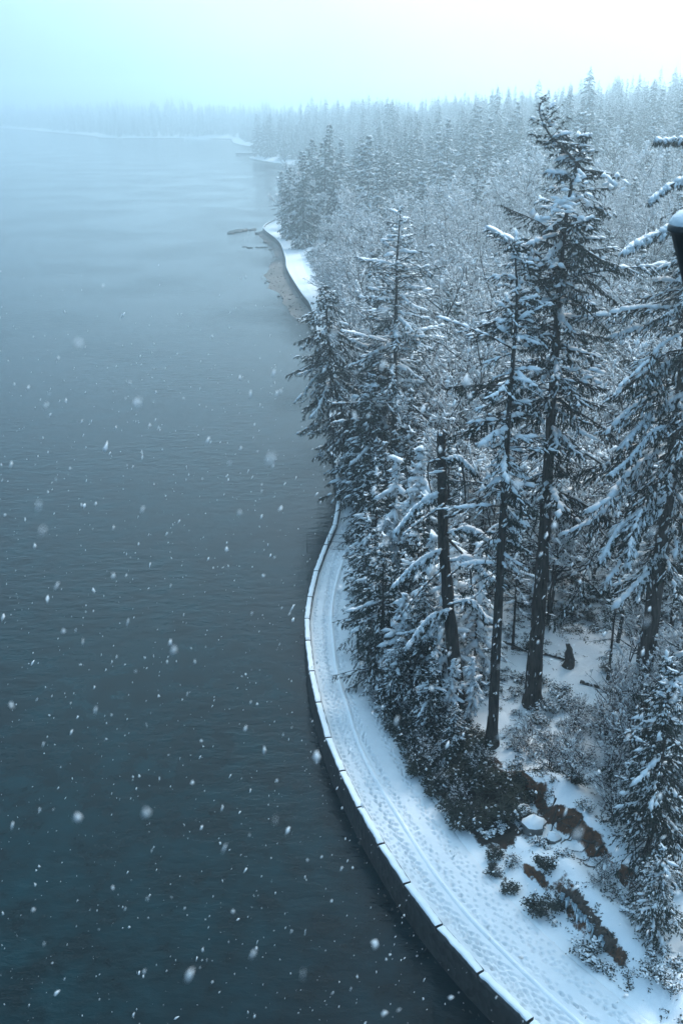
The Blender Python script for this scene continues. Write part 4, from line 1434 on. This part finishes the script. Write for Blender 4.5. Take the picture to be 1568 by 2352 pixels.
# the undergrowth beneath the whole wood, one mass
ub = []
for k in range(3):
    pt = bush(np.random.default_rng(430 + k), 1.5, 1.5, 170, 45, size=.36); count(pt)
    ub.append(joined("undergrowth_clump", [(pt["stems"], M_TWIG), (pt["leaves"], M_LEAF), (pt["snow_load"], M_SNOW)]))
N = 16000
Y = 98 + (420 - 98) * rb.uniform(0, 1, N) ** .7; X = -45 + rb.uniform(0, 1, N) * (.42 * Y + 60)
d = inland(X, Y)
ok = (d > 9.5) & ~((X > 17) & (X < 29) & (Y < 103)) & (rb.uniform(0, 1, N) < .55 + .4 * vnoise(X * .08, Y * .08, 97))
ug = instancer("undergrowth", ub, X[ok], Y[ok], .6, 1.5, "dark snow-flecked undergrowth covering the floor of the wood")
# loose low leaves and litter over the near slope
Lf = Geo(); Sl = Geo()
N = 30000
X = rb.uniform(-2, 36, N); Y = rb.uniform(46, 104, N); d = inland(X, Y)
q = vnoise(X * .3, Y * .3, 98); q2 = vnoise(X * 1.3, Y * 1.3, 99)
pr = np.where(Y > 66, .7, .5) * sstep(-.25, .5, q) * sstep(-.2, .5, q2) * 2.2 * sstep(6.9, 9, d)
pr *= np.where((X > 20) & (X < 28) & (Y > 86) & (Y < 97), .15, 1)
ok = (d > 6.9) & (rb.uniform(0, 1, N) < pr)
X, Y, d = X[ok], Y[ok], d[ok]; n = len(X)
Z = height(X, Y)
rpt = 5
c = np.repeat(np.stack([X, Y, Z], -1), rpt, 0) + rb.normal(0, .13, (n * rpt, 3)) * [1, 1, .35] + [0, 0, .08]
a = rb.uniform(0, 6.3, n * rpt)
dd = norm(np.stack([np.cos(a), np.sin(a), rb.normal(.1, .35, n * rpt)], -1))
leaves(Lf, c, c + dd * rb.uniform(.12, .3, (n * rpt, 1)), rb.uniform(.03, .065, n * rpt), .25, .5)
tag(obj("ground_cover", Lf.mesh("ground_cover", M_LEAF)), "scattered low ivy leaves showing through the snow of the slope", "ground cover", kind="stuff")

# more hemlocks and small firs that close the view between the trunks
k = 0
for X, Y in zip(rb.uniform(6, 48, 900), rb.uniform(94, 132, 900)):
    if inland(np.array([X]), np.array([Y]))[0] < 10 or (17 < X < 29.5 and Y < 101): continue
    if any((X - a_) ** 2 + (Y - b_) ** 2 < 3.6 ** 2 for a_, b_ in bp_): continue
    bp_.append((X, Y)); k += 1
    put(PR[f"hem{rb.integers(0, 3)}"], X, Y, rb.uniform(0, 6.3), rb.uniform(.8, 1.35), "thin shaded hemlock closing the view behind the tall trunks", "shaded hemlocks behind the tall trunks")
    if k >= 46: break
for k, (x_, y_, key, sc) in enumerate([(31.5, 76, "bare2", .75), (33.5, 82, "bare4", .9), (28.8, 69.5, "bare4", .7), (36, 88, "bare0", .8), (30.5, 92, "bare4", .8), (26.2, 80.5, "bare4", .55)]):
    put(PR[key], x_, y_, rb.uniform(0, 6.3), sc, ["many-stemmed bare tree at the right frame edge, left of the thick fir's foot", "many-stemmed bare tree behind the thick right-edge fir",
        "bare tree with snow-lined stems beyond the corner cedar", "single-stemmed bare tree far right behind the thick fir", "bare tree just left of the thick right-edge fir", "small bare tree on the snow before the thick right-edge fir"][k], "bare trees at the right edge")


# ------------------------------------------------------------------ heavy boughs on the right-edge fir
def bough(rng, pts, wid, heavy=1.0, dens=1.0):
    Wd, Nd, Sn = Geo(), Geo(), Geo()
    q, _ = poly(smooth_poly(pts, 5), np.linspace(0, 1, 14))
    tubes(Wd, q[None], np.linspace(.11, .025, 14)[None], 6)
    L = np.linalg.norm(np.diff(q, axis=0), axis=1).sum()
    n = int(L * 16 * dens); t_ = rng.uniform(.08, 1, n)
    p0, T = poly(q, t_)
    Bn = norm(np.cross(T, UP)) * rng.choice([-1, 1], n)[:, None]
    l = wid * (1.1 - t_ ** 2 * .7) * rng.uniform(.4, 1.1, n)
    d = norm(T * .7 + Bn * rng.uniform(.2, 1, (n, 1)) + UP * rng.uniform(-.75, -.05, (n, 1)))
    e = p0 + d * l[:, None] - UP * (.25 * l[:, None] ** 1.5)
    spikes(Wd, p0, e, .02)
    m_ = np.maximum(3, l * 9).astype(int); ti = np.repeat(np.arange(n), m_); m = len(ti)
    b0 = p0[ti] + (e - p0)[ti] * rng.uniform(0, 1, (m, 1))
    bd = norm(d[ti] * .6 + rng.normal(0, .45, (m, 3)) + UP * -rng.uniform(.1, 1.1, (m, 1)))
    leaves(Nd, b0, b0 + bd * rng.uniform(.25, .6, (m, 1)), rng.uniform(.05, .11, m), .5, .4)
    for rep_ in range(3):
        pc = p0 + (e - p0) * rng.uniform(.0, .95, (n, 1)) + UP * .08
        sc = heavy * rng.uniform(.6, 1.4, n)
        h_ = rng.uniform(0, 1, n) < .62
        lumps(Sn, pc[h_], (e - p0)[h_], (.3 * sc)[h_], (.13 * sc)[h_], (.12 * sc)[h_], rng)
    k_ = int(L * 4); pc, T2 = poly(q, rng.uniform(.05, 1, k_))
    sc = heavy * rng.uniform(.8, 1.6, k_)
    lumps(Sn, pc + UP * .12, T2, .35 * sc, .2 * sc, .17 * sc, rng)
    return Wd, Nd, Sn


rq = np.random.default_rng(501)
for pts_, w_, hv in [([(1600, 500), (1545, 522), (1490, 545), (1432, 578)], .75, 1.25), ([(1600, 405), (1540, 425), (1490, 465)], .6, 1.0), ([(1610, 800), (1540, 830), (1470, 885)], 1.1, 1.1),
                     ([(1585, 900), (1500, 945), (1422, 1030)], 1.2, 1.25), ([(1560, 985), (1500, 990), (1440, 1060), (1400, 1090)], 1.0, .9), ([(1545, 1130), (1470, 1175), (1420, 1215), (1378, 1290)], 1.2, 1.3),
                     ([(1530, 1170), (1470, 1200), (1452, 1260), (1440, 1300)], 1.0, 1.2), ([(1600, 318), (1545, 322), (1505, 325)], .5, .9), ([(1540, 1240), (1490, 1300), (1460, 1380)], 1.0, .8)]:
    y0_ = 83.0 + rq.uniform(-1.5, 1)
    P3 = np.array([at(a_, b_, y0_ - 1.2 * i_) for i_, (a_, b_) in enumerate(pts_)]) - bD
    Wd, Nd, Sn = bough(rq, P3, w_, hv)
    TRI[0] += Wd.tris() + Nd.tris() + Sn.tris()
    bo = obj("bough", Wd.mesh("bough", M_BARK), firD)
    obj("needles", Nd.mesh("needles", M_NEEDLE), bo); obj("snow", Sn.mesh("snow", M_SNOW, True), bo)


for pts_, w_, hv in [([(1016, 1130), (960, 1160), (905, 1225)], .8, 1.1), ([(1030, 1225), (1075, 1215), (1130, 1245)], .8, 1.25), ([(1034, 1290), (1080, 1285), (1125, 1330)], .85, 1.3),
                     ([(1024, 1260), (960, 1290), (900, 1350)], .9, 1.0), ([(1040, 1400), (985, 1420), (930, 1490)], .9, 1.0), ([(1042, 1380), (1090, 1385), (1120, 1430)], .7, .9), ([(1014, 1060), (1050, 1050), (1090, 1085)], .6, .9)]:
    y0_ = 85.2 + rq.uniform(-.3, .2)
    P3 = np.array([at(a_, b_, y0_ - .8 * i_) for i_, (a_, b_) in enumerate(pts_)]) - bS
    Wd, Nd, Sn = bough(rq, P3, w_, hv)
    bo = obj("bough", Wd.mesh("bough", M_BARK), sn)
    obj("needles", Nd.mesh("needles", M_NEEDLE), bo); obj("snow", Sn.mesh("snow", M_SNOW, True), bo)
rg_ = np.random.default_rng(590)
bkq, _ = poly(np.c_[BANK, np.zeros(len(BANK))], np.linspace(.08, .95, 9))
for k in range(9):
    c_ = bkq[k, :2]; a_ = rg_.uniform(2.2, 4.4)
    w_ = np.array([c_ + np.array([math.cos(a_), math.sin(a_)]) * t_ * rg_.uniform(1.2, 2.4) + rg_.normal(0, .12, 2) for t_ in np.linspace(-.45, .75, 7)])
    q_ = np.c_[w_, height(w_[:, 0], w_[:, 1]) + .06]
    g_ = Geo(); tubes(g_, (q_ - [*c_, 0])[None], np.linspace(.1, .03, 7)[None], 6)
    tag(obj("tree_root", g_.mesh("tree_root", M_LOG, True), None, (*c_, 0)), "bare root showing in the brown earth bank at the lower right", "root", "roots in the earth bank")

# ------------------------------------------------------------------ rocks, logs, stump
def boulder(name, x, y, z, r, mat, seed, sq=(1, 1, .7), snow=False, label="", group=None, cat="rock"):
    rg_ = np.random.default_rng(seed)
    n1, n2 = 12, 9
    th_ = np.linspace(0, 2 * math.pi, n1, endpoint=False); ph = np.linspace(-math.pi / 2, math.pi / 2, n2)
    Pm, Tm = np.meshgrid(ph, th_, indexing='ij')
    S3 = np.stack([np.cos(Pm) * np.cos(Tm), np.cos(Pm) * np.sin(Tm), np.sin(Pm)], -1)
    o_ = rg_.uniform(0, 50)
    w_ = 1 + .28 * vnoise(S3[..., 0] * 1.6 + o_, S3[..., 1] * 1.6 + S3[..., 2] * 1.1 + o_, seed, 3)
    w_ = np.where(np.abs(Pm) > 1.56, w_.mean(), w_)
    Vb = S3 * w_[..., None] * r * np.array(sq)
    I = np.arange(n1 * n2).reshape(n2, n1); I2 = np.roll(I, -1, 1)
    Fq = np.stack([I[:-1], I2[:-1], I2[1:], I[1:]], -1).reshape(-1, 4)
    ob = tag(obj(name, to_mesh(name, Vb.reshape(-1, 3), Fq, mat, False), None, (x, y, z)), label, cat, group)
    if snow:
        up = Vb.copy(); k0 = 5
        top_ = up[k0:] * 1.02 + np.array([0, 0, .10 * r + .04]); top_[0] = up[k0] * 1.0; top_[2:] += np.array([.05 * r, .02 * r, .16 * r]) * np.array([.5, .9])[:, None, None] if len(top_) == 4 else np.array([.05 * r, .02 * r, .16 * r])
        I = np.arange(top_.shape[0] * n1).reshape(-1, n1); I2 = np.roll(I, -1, 1)
        Fq = np.stack([I[:-1], I2[:-1], I2[1:], I[1:]], -1).reshape(-1, 4)
        obj("snow_cap", to_mesh("snow_cap", top_.reshape(-1, 3), Fq, M_SNOW, True), ob)
    return ob


for k, (x_, y_, r, lab) in enumerate([(16.4, 68.6, 1.0, "snow-capped boulder at the foot of the brown earth bank"), (15.7, 70.4, .75, "smaller snow-capped boulder left of the earth bank's top end"),
                                      (17.8, 67.0, .6, "dark boulder with a dusting of snow against the earth bank"),
                                      (17.0, 52.8, .4, "small half-buried rock on the snow slope near the path")]):
    boulder("boulder", x_, y_, ground(x_, y_) + r * .3, r, M_ROCK, 600 + k, (1.1, 1, .75), True, lab, "boulders on the slope")
for k, (px, py, r, sq) in enumerate([(540, 537, 2.2, (1.6, 1.0, .35)), (552, 534, 2.5, (1.5, 1.1, .4)), (530, 541, 1.4, (1.5, 1, .35)), (577, 533, 1.5, (1.4, 1, .35)), (584, 530, 1.0, (1.4, 1, .4)),
                                     (600, 541, 1.9, (1.6, 1.2, .35)), (612, 548, 2.0, (1.6, 1.2, .35)), (566, 530, .7, (1.4, 1, .4)), (622, 556, 1.7, (1.4, 1.3, .35)), (634, 566, 1.6, (1.4, 1.2, .35))]):
    u = (px - 784) / FOC; v = (py - 1176) / FOC; zc = CAM_H / (SP + v * CP)
    boulder("sea_rock", u * zc, zc * (CP - v * SP), SEA + .05, r, M_WETROCK, 640 + k, sq, False, "dark weedy rock awash off the tip of the snowy point", "rocks awash off the point")
for k, (px, py) in enumerate([(562, 572), (574, 574), (592, 573), (603, 573), (612, 573), (625, 578), (635, 577), (645, 576)]):
    u = (px - 784) / FOC; v = (py - 1176) / FOC; zc = CAM_H / (SP + v * CP)
    boulder("sea_rock", u * zc, zc * (CP - v * SP), SEA + .05, .75 + .25 * (k > 4), M_WETROCK, 660 + k, (1.8, .9, .4), False, "small dark rock in the line of stones below the point's beach", "line of small rocks by the beach")


def log(a, b, r, label, seed):
    rg_ = np.random.default_rng(seed)
    a = np.array([*a, ground(*a) + r * .7]); b = np.array([*b, ground(*b) + r * .9])
    root = tag(empty("fallen_log", a), label, "log")
    q, _ = poly(np.array([a, (a + b) / 2 + [0, 0, .12], b]) - a, np.linspace(0, 1, 12))
    g_ = Geo(); tubes(g_, q[None], (np.linspace(r, r * .65, 12) * rg_.uniform(.88, 1.1, 12))[None], 9)
    I0 = [[0, k + 1, k] for k in range(1, 8)]; g_.F.append(np.array(I0))
    for k in range(3):
        t_ = rg_.uniform(.2, .9); c_, _ = poly(q, [t_])
        spikes(g_, c_, c_ + [[rg_.normal(0, .3), rg_.normal(0, .3), rg_.uniform(.4, .8)]], .06)
    obj("trunk", g_.mesh("trunk", M_LOG), root)
    s_ = Geo(); n = int(np.linalg.norm(b - a) * 3); c_, T = poly(q, rg_.uniform(.04, .96, n))
    lumps(s_, c_ + UP * r * .75, T, .3, r * .6, r * .45, rg_)
    obj("snow_load", s_.mesh("snow_load", M_SNOW, True), root)


log((19.0, 96.6), (24.4, 92.6), .2, "fallen log leaning behind the tallest fir's trunk towards the upright stump", 701)
log((24.7, 88.6), (29.6, 84.9), .22, "fallen log lying at the foot of the slender hemlock", 702)
log((18.2, 98.0), (20.8, 94.6), .16, "thin fallen log left of the tallest fir's trunk", 703)
# upturned stump
bz = np.array([24.2, 92.0, ground(24.2, 92.0) - .1]); rg_ = np.random.default_rng(710)
st = tag(empty("stump", bz), "jagged dark upright stump on the open snow behind the tallest fir", "stump")
g_ = Geo(); q = np.array([[0, 0, 0], [.1, 0, .8], [-.15, .05, 1.6], [-.05, 0, 2.3], [-.3, 0, 2.9]])
tubes(g_, q[None], np.array([[.75, .5, .42, .3, .12]]), 8)
g_.V[0] += rg_.normal(0, .07, g_.V[0].shape)
for k in range(9):
    a_ = rg_.uniform(0, 6.3); h_ = rg_.uniform(.2, 1.3)
    spikes(g_, np.array([[math.cos(a_) * .2, math.sin(a_) * .2, h_]]), np.array([[math.cos(a_) * rg_.uniform(.8, 1.7), math.sin(a_) * rg_.uniform(.8, 1.5), max(.1, h_ - rg_.uniform(-.3, .6))]]), .13)
obj("trunk", g_.mesh("trunk", M_LOG), st)
s_ = Geo(); lumps(s_, np.array([[-.3, 0, 2.92], [.1, -.2, 1.1], [.9, .2, .5]]), np.array([[1., 0, 0], [0, 1., 0], [1., 0, 0]]), .2, .14, .1, rg_)
obj("snow_load", s_.mesh("snow_load", M_SNOW, True), st)

# rock ledge hung with icicles
lx = smooth_poly(np.c_[LEDGE, np.zeros(len(LEDGE))], 4)
led = tag(empty("rock_ledge", (*LEDGE[2], ground(*LEDGE[2]))), "dark rock ledge hung with icicles at the lower right", "rock ledge")
lb_ = np.array(led.location)
g_ = Geo(); rg_ = np.random.default_rng(720)
ln_ = np.array([-(LEDGE[-1] - LEDGE[0])[1], (LEDGE[-1] - LEDGE[0])[0]]); ln_ = ln_ / np.linalg.norm(ln_)   # inland, uphill
q, _ = poly(lx, np.linspace(.12, .62, 20))
for k in range(20):
    c_ = q[k, :2] + ln_ * (.45 + rg_.normal(0, .15)); hz_ = ground(*(q[k, :2] + ln_ * 1.6)) - .45
    n1 = 9; an = np.linspace(0, 6.283, n1, endpoint=False)
    rr_ = rg_.uniform(.22, .48, n1)
    lo_ = np.stack([c_[0] + np.cos(an) * rr_ * 1.15, c_[1] + np.sin(an) * rr_, np.full(n1, hz_ - 2.2)], -1)
    hi_ = np.stack([c_[0] + np.cos(an) * rr_, c_[1] + np.sin(an) * rr_ * .9, hz_ + rg_.normal(0, .12, n1)], -1)
    Vv = np.vstack([lo_, hi_, [[*c_, hz_ + .1]]]) - lb_
    Ff = []
    for j in range(n1):
        j2 = (j + 1) % n1; Ff += [[j, j2, n1 + j2], [j, n1 + j2, n1 + j], [n1 + j, n1 + j2, 2 * n1]]
    g_.add(Vv, np.array(Ff))
obj("rock_face", g_.mesh("rock_face", M_PEAT), led)
ic = Geo()
for k in range(34):
    t_ = rg_.uniform(.12, .64); c_, _ = poly(lx, [t_]); c_ = c_[0, :2] - ln_ * rg_.uniform(.12, .4)
    top_ = ground(*(c_ + ln_ * 2.2)) - rg_.uniform(.35, .7); ln = rg_.uniform(.5, 1.4)
    gi_ = Geo(); h5 = np.linspace(0, 1, 6); rad_ = rg_.uniform(.07, .17) * np.array([1, .85, .6, .42, .22, .05]) * rg_.uniform(.85, 1.15, 6)
    pp = np.stack([np.full(6, c_[0]) + rg_.normal(0, .012, 6), np.full(6, c_[1]) + rg_.normal(0, .012, 6), top_ - ln * h5], -1) - lb_
    tubes(gi_, pp[None], rad_[None], 6)
    obj("icicle", gi_.mesh("icicle", M_ICE, True), led)

# ------------------------------------------------------------------ wire fence across the path and out over the water
fa = np.array([-2.4, 129.1]); fdir = np.array([.99, -.13]); fdir /= np.linalg.norm(fdir)
fe = tag(empty("wire_fence", (*fa, 3.3)), "wire mesh fence closing the path and jutting out over the water", "fence")
for k, (o0, o1, zl) in enumerate([(-2.5, -.12, -.9), (.5, 3.4, -.1), (3.5, 6.4, -.1)]):
    g_ = Geo(); zt = 2.25 if k else 2.0
    c3 = lambda o, z: np.array([fdir[0] * o, fdir[1] * o, z])
    ring = np.array([[c3(o0, zl), c3(o1, zl)], [c3(o0, zt), c3(o1, zt)], [c3(o0, zl), c3(o0, zt)], [c3(o1, zl), c3(o1, zt)], [c3(o0, (zl + zt) / 2), c3(o1, (zl + zt) / 2)]])
    tubes(g_, ring, np.full((5, 2), .035), 6)
    fr_ = obj("panel_frame", g_.mesh("panel_frame", M_STEEL), fe)
    g2_ = Geo()
    xs = np.arange(o0, o1, .13); zs_ = np.arange(zl, zt, .13)
    A_ = np.array([[c3(x_, zl), c3(x_, zt)] for x_ in xs] + [[c3(o0, z_), c3(o1, z_)] for z_ in zs_])
    tubes(g2_, A_, np.full((len(A_), 2), .006), 3)
    tag(obj("wire_mesh", g2_.mesh("wire_mesh", M_WIRE), fr_), kind="stuff")

# ------------------------------------------------------------------ small things far off
sx_, sy_ = -15.6, 446.0
sg_ = tag(empty("sign", (sx_, sy_, ground(sx_, sy_) - .1)), "tiny orange marker sign beside the path under the point's dark conifers", "sign")
g_ = Geo(); tubes(g_, np.array([[[0, 0, 0], [0, 0, 2.6]]], float), np.array([[.06, .06]]), 6); obj("post", g_.mesh("post", M_STEEL), sg_)


def box(c, h, bev=0.0):
    c = np.array(c, float); h = np.array(h, float)
    Vv = np.array([(x, y, z) for z in (-1, 1) for y in (-1, 1) for x in (-1, 1)]) * h + c
    Ff = np.array([[0, 2, 3], [0, 3, 1], [4, 5, 7], [4, 7, 6], [0, 1, 5], [0, 5, 4], [2, 6, 7], [2, 7, 3], [0, 4, 6], [0, 6, 2], [1, 3, 7], [1, 7, 5]])
    return Vv, Ff


g_ = Geo(); g_.add(*box((0, -.1, 2.2), (.65, .04, .5))); obj("board", g_.mesh("board", M_SIGN), sg_)
# landing stage at the second point
pc_ = np.array([-121, 1336.0])
pi_ = tag(empty("pier", (*pc_, 0)), "short dark landing stage with a white deck off the misty second point", "pier")
g_ = Geo(); g_.add(*box((0, 0, 2.2), (12, 4, 1.0)))
for x_ in (-10, -5, 0, 5, 10):
    tubes(g_, np.array([[[x_, -3, -2], [x_, -3, 1.4]], [[x_, 3, -2], [x_, 3, 1.4]]], float), np.full((2, 2), .5), 6)
g_.add(*box((16, 2, 2.2), (4.2, 2, .6)))
obj("deck", g_.mesh("deck", M_WALL), pi_)
g_ = Geo(); g_.add(*box((0, 0, 3.4), (11.8, 3.9, .35))); g_.add(*box((16, 2, 3.0), (4.0, 1.9, .3)))
obj("snow_cap", g_.mesh("snow_cap", M_SNOW), pi_)

# dark lamp head on an arm from the bridge, at the right edge close to the camera
lc = at(1603, 532, 14.0)
lamp = tag(empty("bridge_lamp", lc), "dark tapered lamp housing under a thick cap of snow at the right frame edge", "lamp")
n1 = 24; an = np.linspace(0, 2 * math.pi, n1, endpoint=False)


def lathe(prof, mat, name, parent, wob=0.0, seed=0, smooth=True):
    prof = np.array(prof, float); rg_ = np.random.default_rng(seed)
    Vv = np.stack([prof[:, None, 0] * np.cos(an), prof[:, None, 0] * np.sin(an), np.repeat(prof[:, 1:2], n1, 1)], -1)
    if wob: Vv = Vv * (1 + wob * vnoise(Vv[..., 0:1] * 4 + 9, Vv[..., 1:2] * 4 + Vv[..., 2:3] * 3 + 5, seed, 3))
    I = np.arange(len(prof) * n1).reshape(-1, n1); I2 = np.roll(I, -1, 1)
    return obj(name, to_mesh(name, Vv.reshape(-1, 3), np.stack([I[:-1], I2[:-1], I2[1:], I[1:]], -1).reshape(-1, 4), mat, smooth), parent)


lathe([(.0, -.85), (.06, -.85), (.08, -.82), (.37, .0), (.38, .0)], M_STEEL, "housing", lamp)
lathe([(.38, -.01), (.41, .0), (.415, .02), (.415, .08), (.40, .09), (.0, .09)], M_STEEL, "rim", lamp)
lathe([(.39, .085), (.40, .13), (.37, .2), (.29, .28), (.16, .33), (.0, .34)], M_SNOW, "snow_cap", lamp, .06, 5)
g_ = Geo(); tubes(g_, np.array([[[.1, .05, -.3], [.8, .1, -.2], [1.8, .2, -.3], [3.2, .3, -.6]]]), np.array([[.06, .06, .07, .09]]), 8)
obj("arm", g_.mesh("arm", M_STEEL, True), lamp)

# ------------------------------------------------------------------ falling snow
rf = np.random.default_rng(808)
N = 10500
dirs = norm(rf.normal(0, 1, (N * 3, 3)) + [0, .9, -.25])
dirs = dirs[(dirs[:, 1] > .15) & (dirs[:, 2] < -.13 - .12 * rf.uniform(0, 1, len(dirs)))][:N]; N = len(dirs)
rad_ = 1.6 + 42 * rf.uniform(0, 1, N) ** .62
pc = dirs * rad_[:, None] + [0, 0, CAM_H]
size = rf.lognormal(math.log(.0125), .5, N)
size = np.minimum(size, .0028 * rad_ + .004)
fl = norm(np.stack([rf.normal(-.35, .25, N), rf.normal(0, .25, N), np.full(N, -1.0)], -1))
g_ = Geo()
lumps(g_, pc, fl, size * rf.uniform(1.0, 2.3, N), size, size * .8, rf)
tag(obj("falling_snow", g_.mesh("falling_snow", M_FLAKE, True)), "loose white snowflakes drifting through the air", "snow", kind="stuff")
print("tris", TRI[0])

# ------------------------------------------------------------------ haze
g = Geo()
x0, x1, y0, y1, z0, z1 = -2300, 2300, -130, 3620, -4, 128
V = np.array([(x, y, z) for z in (z0, z1) for y in (y0, y1) for x in (x0, x1)], float)
F = np.array([[0, 2, 3, 1], [4, 5, 7, 6], [0, 1, 5, 4], [2, 6, 7, 3], [0, 4, 6, 2], [1, 3, 7, 5]])
hz = bpy.data.materials.new("haze"); hz.use_nodes = True
t = hz.node_tree
for n in list(t.nodes):
    if n.type == 'BSDF_PRINCIPLED': t.nodes.remove(n)
pv = t.nodes.new("ShaderNodeVolumePrincipled")
pv.inputs["Color"].default_value = (.87, .97, 1.0, 1)
pv.inputs["Density"].default_value = .00092
pv.inputs["Anisotropy"].default_value = .85
t.links.new(pv.outputs[0], t.nodes["Material Output"].inputs["Volume"])
tag(obj("haze", to_mesh("haze", V, F, hz)), kind="stuff")

for o in bpy.data.objects:
    if o.parent is not None and o.type == 'MESH' and o.name.split(".")[0] in ("foliage", "snow_load", "needles", "snow", "snow_pads", "leaves", "branches", "twigs", "stems"):
        o["kind"] = "stuff"
print("ground top", float(GZ.max()), "objects", len(bpy.data.objects))
